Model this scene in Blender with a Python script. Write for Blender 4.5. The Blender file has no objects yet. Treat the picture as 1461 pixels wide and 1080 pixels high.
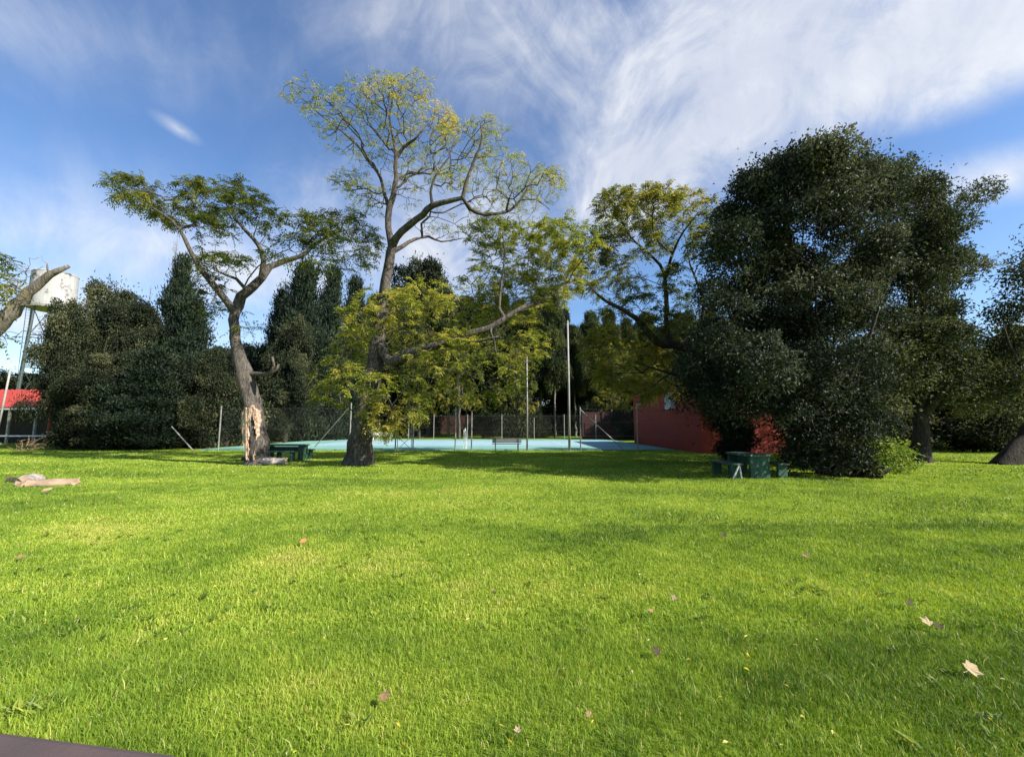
import bpy, bmesh, math, random
import numpy as np
from mathutils import Vector

rng = np.random.default_rng(7)
random.seed(7)
S = bpy.context.scene
COL = S.collection
R = math.radians

# ------------------------------------------------------------------ camera
CAM_H = 1.5
F = 600.0
PITCH = math.atan(66 / F)
cam = bpy.data.cameras.new('camera')
cam.sensor_fit = 'HORIZONTAL'; cam.sensor_width = 36; cam.lens = 36 * F / 1461
cam.clip_start = 0.05; cam.clip_end = 3000
co = bpy.data.objects.new('camera', cam); COL.objects.link(co)
co.location = (0, 0, CAM_H); co.rotation_euler = (math.pi / 2 + PITCH, 0, 0)
S.camera = co
CP, SP = math.cos(PITCH), math.sin(PITCH)

def ray(px, py):
    x = (px - 730.5) / F; y = (540 - py) / F
    return np.array([x, CP - y * SP, SP + y * CP])
def at(px, py, Y):                                   # point at depth Y
    d = ray(px, py)
    return np.array([0, 0, CAM_H]) + d * (Y / d[1])
def ground(px, py):
    d = ray(px, py)
    t = -CAM_H / d[2]
    return np.array([0, 0, CAM_H]) + d * t

def proj(P):
    P = np.asarray(P, float) - np.array([0, 0, CAM_H])
    zc = P[:, 1] * CP + P[:, 2] * SP; yc = -P[:, 1] * SP + P[:, 2] * CP
    return 730.5 + F * P[:, 0] / zc, 540 - F * yc / zc
def inside(P, poly):
    """which points fall within a crown's outline"""
    x, y = proj(P); ok = np.zeros(len(x), bool)
    for (x0, y0), (x1, y1) in zip(poly, poly[1:] + poly[:1]):
        c = (y0 > y) != (y1 > y)
        ok ^= c & (x < (x1 - x0) * (y - y0) / ((y1 - y0) or 1e-9) + x0)
    return ok

# ------------------------------------------------------------------ objects
def tag(o, label=None, cat=None, group=None, kind=None):
    if label: o['label'] = label
    if cat: o['category'] = cat
    if group: o['group'] = group
    if kind: o['kind'] = kind
    return o
def empty(name, loc, rz=0, label=None, cat=None, group=None):
    o = bpy.data.objects.new(name, None); COL.objects.link(o)
    o.location = tuple(float(v) for v in loc); o.rotation_euler = (0, 0, rz)
    o.empty_display_size = 0.2
    return tag(o, label, cat, group)
def link(name, me, m, parent=None):
    o = bpy.data.objects.new(name, me); COL.objects.link(o)
    if m is not None and not me.materials: me.materials.append(m)
    if parent is not None: o.parent = parent
    return o
def copy_tree(o, parent=None):
    c = o.copy(); COL.objects.link(c)
    if parent is not None: c.parent = parent
    for ch in [x for x in COL.objects if x.parent == o]:
        copy_tree(ch, c)
    return c

def raw_mesh(name, V, loops, starts, smooth=False):
    me = bpy.data.meshes.new(name)
    V = np.ascontiguousarray(V, dtype=np.float32)
    me.vertices.add(len(V)); me.vertices.foreach_set('co', V.ravel())
    loops = np.ascontiguousarray(loops, dtype=np.int32)
    starts = np.ascontiguousarray(starts, dtype=np.int32)
    me.loops.add(len(loops)); me.loops.foreach_set('vertex_index', loops)
    me.polygons.add(len(starts)); me.polygons.foreach_set('loop_start', starts)
    me.update(calc_edges=True)
    me.polygons.foreach_set('use_smooth', np.full(len(starts), smooth, dtype=bool))
    return me
def face_attr(me, name, vals):
    a = me.attributes.new(name, 'FLOAT', 'FACE')
    a.data.foreach_set('value', np.ascontiguousarray(vals, dtype=np.float32))

class MB:
    """collects boxes, tubes and sheets into one mesh"""
    def __init__(s): s.v = []; s.f = []
    def add(s, vs, fs):
        n = len(s.v); s.v += [tuple(float(c) for c in v) for v in vs]; s.f += [tuple(i + n for i in f) for f in fs]
    def box(s, c, d, rz=0, rx=0, ry=0):
        from mathutils import Euler
        m = Euler((rx, ry, rz)).to_matrix()
        vs = [m @ Vector((sx * d[0] / 2, sy * d[1] / 2, sz * d[2] / 2)) + Vector(c) for sx in (-1, 1) for sy in (-1, 1) for sz in (-1, 1)]
        s.add(vs, [(0, 1, 3, 2), (4, 6, 7, 5), (0, 4, 5, 1), (2, 3, 7, 6), (0, 2, 6, 4), (1, 5, 7, 3)])
    def tube(s, pts, rad, n=8, cap=True):
        pts = [Vector([float(c) for c in p]) for p in pts]
        if not hasattr(rad, '__len__'): rad = [rad] * len(pts)
        vs = []; up = None
        for i, p in enumerate(pts):
            t = (pts[min(i + 1, len(pts) - 1)] - pts[max(i - 1, 0)]).normalized()
            if up is None: up = t.orthogonal().normalized()
            up = (up - t * up.dot(t)).normalized(); w = t.cross(up)
            for k in range(n):
                a = 2 * math.pi * k / n
                vs.append(p + (up * math.cos(a) + w * math.sin(a)) * rad[i])
        fs = [(i * n + k, i * n + (k + 1) % n, (i + 1) * n + (k + 1) % n, (i + 1) * n + k) for i in range(len(pts) - 1) for k in range(n)]
        if cap:
            fs.append(tuple(reversed(range(n)))); fs.append(tuple(range((len(pts) - 1) * n, len(pts) * n)))
        s.add(vs, fs)
    def build(s, name, m, parent=None, bevel=0, smooth=False):
        me = bpy.data.meshes.new(name); me.from_pydata(s.v, [], s.f); me.update()
        if bevel:
            bm = bmesh.new(); bm.from_mesh(me)
            bmesh.ops.remove_doubles(bm, verts=bm.verts, dist=1e-5)
            bmesh.ops.bevel(bm, geom=list(bm.edges), offset=bevel, segments=2, affect='EDGES', profile=.5)
            bm.to_mesh(me); bm.free()
        if smooth: me.polygons.foreach_set('use_smooth', [True] * len(me.polygons))
        return link(name, me, m, parent)

# ------------------------------------------------------------------ materials
def mat(name):
    m = bpy.data.materials.new(name); m.use_nodes = True
    m.node_tree.nodes.clear()
    return m, m.node_tree.nodes, m.node_tree.links
def ramp(N, L, src, stops):
    r = N.new('ShaderNodeValToRGB'); e = r.color_ramp.elements
    while len(e) < len(stops): e.new(.5)
    for i, (p, c) in enumerate(stops):
        e[i].position = p; e[i].color = (*c, 1) if len(c) == 3 else c
    L.new(src, r.inputs[0]); return r.outputs[0]
def noise(N, L, scale, detail=4, rough=.6, vec=None, dist=0):
    n = N.new('ShaderNodeTexNoise'); n.inputs['Scale'].default_value = scale
    n.inputs['Detail'].default_value = detail; n.inputs['Roughness'].default_value = rough
    n.inputs['Distortion'].default_value = dist
    if vec is not None: L.new(vec, n.inputs['Vector'])
    return n.outputs[0]
def mixc(N, L, fac, a, b, mode='MIX'):
    m = N.new('ShaderNodeMix'); m.data_type = 'RGBA'; m.blend_type = mode
    for s, v in ((m.inputs[0], fac), (m.inputs[6], a), (m.inputs[7], b)):
        if isinstance(v, (int, float)): s.default_value = v
        elif isinstance(v, tuple): s.default_value = (*v, 1)
        else: L.new(v, s)
    return m.outputs[2]
def math_(N, L, op, a, b=None, c=None, clamp=False):
    m = N.new('ShaderNodeMath'); m.operation = op; m.use_clamp = clamp
    for i, v in enumerate((a, b, c)):
        if v is None: continue
        if isinstance(v, (int, float)): m.inputs[i].default_value = v
        else: L.new(v, m.inputs[i])
    return m.outputs[0]

def simple(name, col, rough=.7, col2=None, scale=6, bump=0, bscale=40, metal=0, stain=None, dist=0):
    m, N, L = mat(name)
    out = N.new('ShaderNodeOutputMaterial'); p = N.new('ShaderNodeBsdfPrincipled')
    L.new(p.outputs[0], out.inputs[0])
    p.inputs['Roughness'].default_value = rough; p.inputs['Metallic'].default_value = metal
    g = N.new('ShaderNodeTexCoord').outputs['Object']
    if col2 is None: col2 = tuple(c * .65 for c in col)
    c = ramp(N, L, noise(N, L, scale, 6, .65, g, dist), [(.35, col2), (.65, col)])
    if stain:
        c = mixc(N, L, ramp(N, L, noise(N, L, stain[1], 7, .7, g), [(stain[2], (0, 0, 0)), (stain[2] + .1, (1, 1, 1))]), c, stain[0])
    L.new(c, p.inputs['Base Color'])
    if bump:
        b = N.new('ShaderNodeBump'); b.inputs['Strength'].default_value = bump; b.inputs['Distance'].default_value = .02
        L.new(noise(N, L, bscale, 6, .7, g), b.inputs['Height']); L.new(b.outputs[0], p.inputs['Normal'])
    return m

def leaf_mat(name, stops, trans=.35, rough=.45, spec=.35, var=.35):
    """leaf: diffuse + light passing through + a little gloss; 'tint' picks the leaf's own colour"""
    m, N, L = mat(name)
    out = N.new('ShaderNodeOutputMaterial')
    a = N.new('ShaderNodeAttribute'); a.attribute_name = 'tint'
    c = ramp(N, L, a.outputs['Fac'], stops)
    g = N.new('ShaderNodeNewGeometry')
    hv = N.new('ShaderNodeHueSaturation')
    L.new(c, hv.inputs['Color'])
    L.new(math_(N, L, 'MULTIPLY_ADD', g.outputs['Random Per Island'], var * 2, 1 - var), hv.inputs['Value'])
    col = hv.outputs[0]
    p = N.new('ShaderNodeBsdfPrincipled'); L.new(col, p.inputs['Base Color'])
    p.inputs['Roughness'].default_value = rough; p.inputs['Specular IOR Level'].default_value = spec
    t = N.new('ShaderNodeBsdfTranslucent')
    tc = mixc(N, L, .6, col, (1.5, 1.45, .5), 'MULTIPLY')
    L.new(tc, t.inputs[0])
    x = N.new('ShaderNodeMixShader'); x.inputs[0].default_value = trans
    L.new(p.outputs[0], x.inputs[1]); L.new(t.outputs[0], x.inputs[2]); L.new(x.outputs[0], out.inputs[0])
    return m

def bark_mat(name, c1, c2, c3, scale=9, zs=.25, bump=1.0):
    m, N, L = mat(name)
    out = N.new('ShaderNodeOutputMaterial'); p = N.new('ShaderNodeBsdfPrincipled')
    L.new(p.outputs[0], out.inputs[0]); p.inputs['Roughness'].default_value = .9
    p.inputs['Specular IOR Level'].default_value = .15
    g = N.new('ShaderNodeTexCoord').outputs['Object']
    mp = N.new('ShaderNodeMapping'); mp.inputs['Scale'].default_value = (1, 1, zs); L.new(g, mp.inputs['Vector'])
    n1 = noise(N, L, scale, 8, .7, mp.outputs[0], 1.5)
    n2 = noise(N, L, 1.7, 5, .6, g)
    c = ramp(N, L, n1, [(.36, c1), (.5, c2), (.68, c3)])
    c = mixc(N, L, ramp(N, L, n2, [(.5, (0, 0, 0)), (.7, (1, 1, 1))]), c, tuple(x * 1.35 for x in c2))
    L.new(c, p.inputs['Base Color'])
    b = N.new('ShaderNodeBump'); b.inputs['Strength'].default_value = bump; b.inputs['Distance'].default_value = .06
    L.new(n1, b.inputs['Height']); L.new(b.outputs[0], p.inputs['Normal'])
    return m

M = {}
M['bark'] = bark_mat('grey_brown_bark', (.02, .017, .014), (.075, .064, .054), (.19, .17, .145))
M['bark_pale'] = bark_mat('pale_bark', (.06, .05, .04), (.15, .13, .105), (.27, .24, .20))
M['bark_dark'] = bark_mat('dark_bark', (.014, .011, .009), (.04, .033, .026), (.09, .078, .062))
M['leaf_china'] = leaf_mat('chinaberry_leaf', [(0, (.022, .045, .012)), (.35, (.07, .10, .022)), (.65, (.185, .20, .035)), (1, (.34, .29, .05))], .42, .5, .3)
M['leaf_yellow'] = leaf_mat('yellowing_leaf', [(0, (.035, .06, .014)), (.4, (.14, .175, .032)), (.75, (.31, .325, .055)), (1, (.50, .41, .11))], .48, .5, .25)
M['leaf_privet'] = leaf_mat('glossy_dark_leaf', [(0, (.008, .014, .007)), (.5, (.029, .040, .024)), (1, (.105, .115, .07))], .22, .55, .14, .5)  # pale grey end of the ramp paints sunlit, sheened leaves into the colour
M['leaf_cypress'] = leaf_mat('cypress_leaf', [(0, (.007, .013, .008)), (.5, (.017, .030, .016)), (1, (.045, .06, .025))], .15, .6, .2)
M['leaf_pine'] = leaf_mat('dark_needles', [(0, (.008, .013, .006)), (.5, (.042, .060, .018)), (1, (.15, .16, .035))], .2, .6, .2)
M['leaf_broad'] = leaf_mat('dark_broad_leaf', [(0, (.008, .013, .006)), (.5, (.027, .038, .016)), (1, (.11, .112, .05))], .22, .6, .18, .5)
M['leaf_mid'] = leaf_mat('grey_green_leaf', [(0, (.012, .018, .009)), (.5, (.044, .058, .028)), (1, (.14, .145, .065))], .26, .6, .16, .5)
M['leaf_bright'] = leaf_mat('bright_leaf', [(0, (.06, .11, .02)), (.5, (.14, .21, .03)), (1, (.3, .33, .05))], .4, .45, .3)

# ------------------------------------------------------------------ tree growing
def catmull(P, step):
    P = np.asarray(P, float); out = [P[0]]
    for i in range(len(P) - 1):
        p0 = P[max(i - 1, 0)]; p1 = P[i]; p2 = P[i + 1]; p3 = P[min(i + 2, len(P) - 1)]
        n = max(1, int(np.linalg.norm(p2 - p1)[()] / step) if P.shape[1] == 3 else int(np.linalg.norm((p2 - p1)[:3]) / step))
        for k in range(1, n + 1):
            t = k / n
            out.append(.5 * (2 * p1 + (p2 - p0) * t + (2 * p0 - 5 * p1 + 4 * p2 - p3) * t * t + (3 * p1 - p0 - 3 * p2 + p3) * t ** 3))
    return np.array(out)

class Tree:
    def __init__(s, origin, seed=0):
        s.o = np.array(origin, float); s.rg = np.random.default_rng(seed)
        s.P = []; s.par = []; s.fix = []; s.path = []; s.ok = []; s.tint = []; s.grown = []
    def _n(s, p, par, fix, ok, tint=.5, grown=False):
        s.P.append(np.asarray(p, float)); s.par.append(par); s.fix.append(fix); s.ok.append(ok)
        s.path.append(0 if par < 0 else s.path[par] + np.linalg.norm(s.P[-1] - s.P[par])); s.tint.append(tint); s.grown.append(grown)
        return len(s.P) - 1
    def limb(s, pts, r0, r1, ok=True, step=.3, wob=.03, at_=None):
        pts = [np.asarray(p, float) for p in pts]
        q = [np.r_[p, r0 + (r1 - r0) * i / (len(pts) - 1)] if len(p) == 3 else p for i, p in enumerate(pts)]
        C = catmull(np.array(q), step)
        par = -1; k0 = 0
        if s.P:
            d = np.linalg.norm(np.array(s.P) - C[0][:3], axis=1); par = int(np.argmin(d)); k0 = 1
        for c in C[k0:]:
            j = s.rg.normal(0, wob, 3) * min(1, c[3] * 6) if par >= 0 else 0
            par = s._n(c[:3] + j, par, c[3], ok)
        return par
    def grow(s, T, tints, bf=.35, step=.35, lift=.15, wob=.06):
        T = np.asarray(T, float); n = len(T)
        if n == 0: return
        best = np.full(n, 1e9); bp = np.zeros(n, int); alive = np.ones(n, bool)
        def upd(i):
            d = np.linalg.norm(T - s.P[i], axis=1) + bf * s.path[i]
            m = d < best; best[m] = d[m]; bp[m] = i
        for i in range(len(s.P)):
            if s.ok[i]: upd(i)
        for _ in range(n):
            k = int(np.argmin(np.where(alive, best, 1e9)))
            alive[k] = False; par = int(bp[k])
            a = s.P[par]; b = T[k]; L = np.linalg.norm(b - a)
            m = max(1, int(L / step))
            g = s.par[par]; tan = (a - s.P[g]) if g >= 0 else np.array([0, 0, 1.])
            tan = tan / (np.linalg.norm(tan) + 1e-6)
            c1 = a + (b - a) * .35 + tan * L * .18 + np.array([0, 0, lift * L * .5])
            for q in range(1, m + 1):
                t = q / m
                p = a * (1 - t) ** 2 + 2 * c1 * t * (1 - t) + b * t * t
                if q < m: p = p + s.rg.normal(0, wob * step, 3)
                par = s._n(p, par, 0, True, tints[k], True); upd(par)
    def finish(s, rt=.007, ex=.43):
        n = len(s.P); s.P = np.array(s.P); s.par = np.array(s.par)
        kids = np.zeros(n, int); cnt = np.zeros(n)
        for i in range(n):
            if s.par[i] >= 0: kids[s.par[i]] += 1
        for i in range(n - 1, -1, -1):
            if kids[i] == 0: cnt[i] += 1
            if s.par[i] >= 0: cnt[s.par[i]] += cnt[i]
        r = rt * cnt ** ex
        fix = np.array(s.fix); r = np.where(fix > 0, fix, r)
        for i in range(n):
            if s.par[i] >= 0 and s.grown[i]: r[i] = min(r[i], r[s.par[i]] * .92)
        s.r = r; s.cnt = cnt; s.kids = kids
        s.tips = np.array([i for i in range(n) if s.grown[i] and cnt[i] <= 1], int)
        # only last nodes of each twig
        s.ends = np.array([i for i in range(n) if s.grown[i] and kids[i] == 0], int)
    def spots(s, n, most=2):
        c = np.array([i for i in range(len(s.P)) if s.grown[i] and s.cnt[i] <= most], int)
        return s.rg.choice(c, min(n, len(c)), replace=False)
    def wood(s, minr=0, flare=None):
        n = len(s.P); main = np.full(n, -1)
        for i in range(n - 1, 0, -1):
            p = s.par[i]
            if p >= 0 and (main[p] < 0 or (s.cnt[i] + 1e4 * s.r[i] > s.cnt[main[p]] + 1e4 * s.r[main[p]])): main[p] = i
        V = []; loops = []; starts = []; nv = 0; nl = 0
        for i in range(n):
            p = s.par[i]
            if p >= 0 and main[p] == i: continue
            ch = [] if p < 0 else [p]
            j = i
            while j >= 0: ch.append(j); j = main[j]
            if len(ch) < 2: continue
            rad = s.r[ch].copy()
            if p >= 0: rad[0] = min(rad[0], rad[1] * 1.25)
            if rad.max() < minr: continue
            k = 12 if rad[0] > .15 else 7 if rad[0] > .05 else 4 if rad[0] > .02 else 3
            pts = s.P[ch]
            t = np.gradient(pts, axis=0); t /= np.linalg.norm(t, axis=1)[:, None] + 1e-9
            up = np.cross(t[0], [.31, .83, .46]); up /= np.linalg.norm(up)
            ang = np.arange(k) * 2 * math.pi / k
            ring = []
            for q in range(len(ch)):
                up = up - t[q] * up.dot(t[q]); up /= np.linalg.norm(up) + 1e-9
                w = np.cross(t[q], up)
                rr = rad[q]
                if k == 12: rr = rr * (1 + .10 * np.sin(ang * 3 + q * .35) + .06 * np.sin(ang * 5 - q * .8 + 1) + s.rg.normal(0, .02, k))
                else: rr = np.full(k, rr)
                ring.append(pts[q] + (np.cos(ang) * rr)[:, None] * up + (np.sin(ang) * rr)[:, None] * w)
            V.append(np.concatenate(ring))
            m = len(ch)
            a = (np.arange(m - 1)[:, None] * k + np.arange(k)[None]).ravel() + nv
            b = (np.arange(m - 1)[:, None] * k + (np.arange(k)[None] + 1) % k).ravel() + nv
            f = np.stack([a, b, b + k, a + k], 1)
            loops.append(f.ravel()); starts.append(nl + np.arange(len(f)) * 4); nl += 4 * len(f)
            if k > 4:
                loops.append(np.arange(k) + nv + (m - 1) * k); starts.append(np.array([nl])); nl += k
            nv += m * k
        V = np.concatenate(V) - s.o
        return raw_mesh('wood', V, np.concatenate(loops), np.concatenate(starts), True)

def unit(a): return a / (np.linalg.norm(a, axis=-1, keepdims=True) + 1e-9)
def leaf_mesh(P, D, Nn, Ln, Wd, tint, o, fold=.25, six=False):
    """one leaf blade per row: base, sides, tip; folded along its midrib"""
    D = unit(D); side = unit(np.cross(D, Nn)); up = np.cross(side, D)
    Ln = np.broadcast_to(Ln, (len(P),))[:, None]; Wd = np.broadcast_to(Wd, (len(P),))[:, None]
    mid = P + D * Ln * .45
    V = np.stack([P, mid + side * Wd * .5 + up * Wd * fold, P + D * Ln - up * Ln * .12, mid - side * Wd * .5 + up * Wd * fold], 1).reshape(-1, 3) - o
    n = len(P)
    loops = np.arange(n * 4); starts = np.arange(n) * 4
    me = raw_mesh('leaves', V, loops, starts)
    face_attr(me, 'tint', np.clip(tint, 0, 1))
    return me
def fronds(t, ends, k=4, fl=.42, pairs=6, L=.10, W=.04, droop=.35, tn=.12, spread=.9):
    rg = t.rg; T = len(ends)
    P0 = t.P[ends]; par = t.P[t.par[ends]]
    d0 = unit(P0 - par)
    d = unit(d0[:, None] * .8 + rg.normal(0, spread, (T, k, 3)) * np.array([1, 1, .55]) + np.array([0, 0, .1]))
    ln = fl * rg.uniform(.6, 1.2, (T, k))
    s = (np.arange(1, pairs + 1) / pairs)[None, None, :, None]
    base = P0[:, None, None] + d[:, :, None] * s * ln[:, :, None, None] + np.array([0, 0, -1.]) * droop * (s ** 2) * ln[:, :, None, None]
    sd = unit(np.cross(d, np.array([0, 0, 1.]) + rg.normal(0, .25, (T, k, 3))))
    Ps = []; Ds = []
    for sg in (-1, 1):
        Ps.append(base); Ds.append(unit(sd[:, :, None] * sg + d[:, :, None] * .55 + np.array([0, 0, -.35]) + rg.normal(0, .2, base.shape)))
    P = np.stack(Ps, 3).reshape(-1, 3); D = np.stack(Ds, 3).reshape(-1, 3)
    Nn = np.array([0, 0, 1.]) + rg.normal(0, .35, P.shape)
    ti = np.array(t.tint)[ends][:, None, None, None] + rg.normal(0, tn, (T, 1, 1, 1)) + rg.normal(0, tn * .6, (T, k, 1, 1)) + np.zeros((T, k, pairs, 2))
    ti = ti.ravel() + rg.normal(0, .05, len(P))
    n = len(P)
    return P, D, Nn, L * rg.uniform(.7, 1.25, n), W * rg.uniform(.75, 1.25, n), ti
def clusters(t, ends, k=30, sig=.3, L=.12, W=.06, tn=.15, down=.2, upn=.6, out=.4, updir=0, tn2=0):
    rg = t.rg; T = len(ends)
    P0 = t.P[ends]; d0 = unit(P0 - t.P[t.par[ends]])
    off = rg.normal(0, sig, (T, k, 3)) * np.array([1, 1, .8])
    P = (P0[:, None] + off).reshape(-1, 3)
    D = (unit(off) * out + d0[:, None] * .3 + rg.normal(0, .6, (T, k, 3)) + np.array([0, 0, updir - down])).reshape(-1, 3)
    Nn = rg.normal(0, .6, P.shape) + np.array([0, 0, upn])
    ti = (np.array(t.tint)[ends][:, None] + rg.normal(0, max(tn, tn2), (T, 1)) + rg.normal(0, .08, (T, k))).ravel()
    n = len(P)
    return P, D, Nn, L * rg.uniform(.65, 1.3, n), W * rg.uniform(.7, 1.3, n), ti
def domes(t, ends, r0=.6, k=500, L=.12, W=.06, tn=.18, flat=.7, up=.35):
    """boughs: leaves lie over the upper side of each bough's mass, facing outward, so masses catch light above and hide shade beneath"""
    rg = t.rg; out = []
    for e in ends:
        r = r0 * rg.uniform(.6, 1.35); n = int(k * (r / r0) ** 2)
        d = unit(rg.normal(0, 1, (n, 3)) + np.array([0, 0, up]))
        lum = 1 + .22 * np.sin(d[:, 0] * 4 + rg.uniform(0, 6)) * np.sin(d[:, 1] * 4 + rg.uniform(0, 6)) + .15 * np.sin(d[:, 2] * 7 + rg.uniform(0, 6))
        rad = r * lum * rg.uniform(.25, 1.0, n) ** .4
        P = t.P[e] + d * rad[:, None] * np.array([1, 1, flat])
        D = unit(d * .5 + rg.normal(0, .55, (n, 3)) + np.array([0, 0, -.25])); Nn = d + rg.normal(0, .38, (n, 3)) + np.array([0, 0, .25])
        out.append((P, D, Nn, L * rg.uniform(.65, 1.25, n), W * rg.uniform(.7, 1.25, n), t.tint[e] + rg.normal(0, tn) + rg.normal(0, .09, n)))
    return join(*out)
def join(*a): return tuple(np.concatenate(x) for x in zip(*a))

def sample_lobes(lobes, Y, rg, dyr=1.2, depth=.8, shell=.5):
    """lobes as (px, py, rx, ry, n, tint[, dy]) in photo pixels -> points spread through each lobe's volume"""
    T = []; C = []
    for lb in lobes:
        px, py, rx, ry, n, ti = lb[:6]
        dy = lb[6] if len(lb) > 6 else rg.uniform(-dyr, dyr)
        Yl = Y + dy; c = at(px, py, Yl); k = Yl / F
        d = unit(rg.normal(0, 1, (n, 3))) * (rg.uniform(0, 1, (n, 1)) ** (1 / 3 if shell == 0 else shell * .6))
        rad = np.array([rx * k, depth * k * (rx + ry) * .5, ry * k])
        T.append(c + d * rad); C.append(np.full(n, ti) + rg.normal(0, .06, n))
    return np.concatenate(T), np.concatenate(C)
def px(Y, *pts):
    """(px, py[, dy[, r]]) in photo pixels -> points at depth Y + dy"""
    out = []
    for p in pts:
        q = at(p[0], p[1], Y + (p[2] if len(p) > 2 else 0))
        out.append(np.r_[q, p[3]] if len(p) > 3 else q)
    return out
#PART2
# ------------------------------------------------------------------ light and sky
SUN_EL = R(37)
sh = unit(np.array([.90, -.44]))
sun_dir = np.array([sh[0] * math.cos(SUN_EL), sh[1] * math.cos(SUN_EL), math.sin(SUN_EL)])
ld = bpy.data.lights.new('sun', 'SUN'); ld.energy = 4.8; ld.angle = R(.53); ld.color = (1, .95, .86)
lo = bpy.data.objects.new('sun', ld); COL.objects.link(lo)
lo.rotation_euler = Vector(sun_dir).to_track_quat('Z', 'Y').to_euler(); lo.location = (20, -10, 30)

W = bpy.data.worlds.new('World'); S.world = W; W.use_nodes = True
N, L = W.node_tree.nodes, W.node_tree.links; N.clear()
wo = N.new('ShaderNodeOutputWorld'); bg = N.new('ShaderNodeBackground'); L.new(bg.outputs[0], wo.inputs[0])
bg.inputs[1].default_value = .08
CLOUD_B = 6.3
sky = N.new('ShaderNodeTexSky'); sky.sky_type = 'NISHITA'; sky.sun_disc = False
sky.sun_elevation = SUN_EL; sky.sun_rotation = math.atan2(sun_dir[0], sun_dir[1])
sky.air_density = 1.0; sky.dust_density = .5; sky.ozone_density = 3.2
g = N.new('ShaderNodeTexCoord').outputs['Generated']
sx = N.new('ShaderNodeSeparateXYZ'); L.new(g, sx.inputs[0])
zz = math_(N, L, 'MAXIMUM', math_(N, L, 'ADD', sx.outputs[2], .06), .03)
cv = N.new('ShaderNodeCombineXYZ')
L.new(math_(N, L, 'DIVIDE', sx.outputs[0], zz), cv.inputs[0]); L.new(math_(N, L, 'DIVIDE', sx.outputs[1], zz), cv.inputs[1])
plane = cv.outputs[0]                                   # a cloud layer high overhead, seen in perspective
def uv(p_x, p_y):
    d = unit(ray(p_x, p_y)); z = max(d[2] + .06, .03)
    return d[0] / z, d[1] / z
def blob(cx, cy, rx, ry, rot, soft=1.0):
    mp = N.new('ShaderNodeMapping'); mp.vector_type = 'TEXTURE'
    mp.inputs['Location'].default_value = (cx, cy, 0); mp.inputs['Rotation'].default_value = (0, 0, rot); mp.inputs['Scale'].default_value = (rx, ry, 1)
    L.new(plane, mp.inputs['Vector'])
    ln = N.new('ShaderNodeVectorMath'); ln.operation = 'LENGTH'; L.new(mp.outputs[0], ln.inputs[0])
    return math_(N, L, 'SUBTRACT', 1, ln.outputs['Value'])
def wisps(scale, rot, sx_, sy_, det=9, rough=.62, dist=.6, seed=0):
    mp = N.new('ShaderNodeMapping'); mp.inputs['Rotation'].default_value = (0, 0, rot); mp.inputs['Scale'].default_value = (sx_, sy_, 1)
    mp.inputs['Location'].default_value = (seed, seed * .7, seed * .3)
    L.new(plane, mp.inputs['Vector'])
    return noise(N, L, scale, det, rough, mp.outputs[0], dist)
def wispd(scale, rot, st, det, rough, dist, seed):
    mp = N.new('ShaderNodeMapping'); mp.inputs['Rotation'].default_value = (0, rot, .15); mp.inputs['Scale'].default_value = (1, 1, st); mp.inputs['Location'].default_value = (seed, seed, 0)
    L.new(g, mp.inputs['Vector']); return noise(N, L, scale, det, rough, mp.outputs[0], dist)
n_a = wisps(1.8, .4, 1.0, .8, 3, .5, .3, 3.1)          # broad clumps
n_b = wispd(3.4, -.75, .85, 8, .60, 1.1, 5.3)            # wisps
n_c = wispd(9, -.9, .8, 9, .66, .9, 1.9)                # fine mottling
nn = math_(N, L, 'ADD', math_(N, L, 'MULTIPLY', math_(N, L, 'SUBTRACT', n_a, .5), 1.0), math_(N, L, 'MULTIPLY', math_(N, L, 'SUBTRACT', n_b, .5), 3.4))
nn = math_(N, L, 'ADD', nn, math_(N, L, 'MULTIPLY', math_(N, L, 'SUBTRACT', n_c, .5), 1.7))
masks = None
for (cx, cy, rx, ry, rot, amp) in [
        (*uv(1060, 120), .66, .8, .1, 1.15), (*uv(1330, 60), .70, .42, -.45, 1.1), (*uv(920, 240), .45, .75, .0, 1.15), (*uv(1500, 10), .6, .35, -.4, .8), (*uv(850, 30), .30, .25, .2, .62),
        (*uv(690, 40), .6, .5, .3, .5), (*uv(1430, 255), .6, .30, -.3, .5), (*uv(640, 370), 1.2, 1.1, 0, .8),
        (*uv(60, 330), 1.6, .8, .1, .36), (*uv(60, 460), 3.0, 2.2, 0, .55), (*uv(330, 390), 1.3, 1.2, .2, .6), (*uv(100, 40), .9, .4, .3, .25), (*uv(500, 40), .4, .25, .2, .2)]:
    b = math_(N, L, 'MULTIPLY', math_(N, L, 'MAXIMUM', blob(cx, cy, rx, ry, rot), 0), amp)
    masks = b if masks is None else math_(N, L, 'SMOOTH_MAX', masks, b, .08)
wa, wb = np.array(uv(205, 150)), np.array(uv(290, 210)); wd = wb - wa   # the one thin wisp at the left
wk = math_(N, L, 'MULTIPLY', math_(N, L, 'MAXIMUM', blob(*((wa + wb) / 2), float(np.linalg.norm(wd)) * .62, .055, math.atan2(wd[1], wd[0])), 0), .42)
masks = math_(N, L, 'MAXIMUM', masks, wk)
dens = math_(N, L, 'MULTIPLY', masks, 1.65)
dens = math_(N, L, 'ADD', dens, math_(N, L, 'MULTIPLY', nn, math_(N, L, 'MULTIPLY_ADD', masks, .9, .05)))
mr = N.new('ShaderNodeMapRange'); mr.interpolation_type = 'SMOOTHSTEP'; mr.inputs[1].default_value = .02; mr.inputs[2].default_value = 1.35
L.new(dens, mr.inputs[0]); dens = mr.outputs[0]
thick = ramp(N, L, math_(N, L, 'MULTIPLY_ADD', nn, .45, .5), [(0, (.55, .60, .74)), (.45, (.70, .74, .83)), (.75, (.88, .90, .93)), (1, (.95, .96, .97))])
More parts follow.
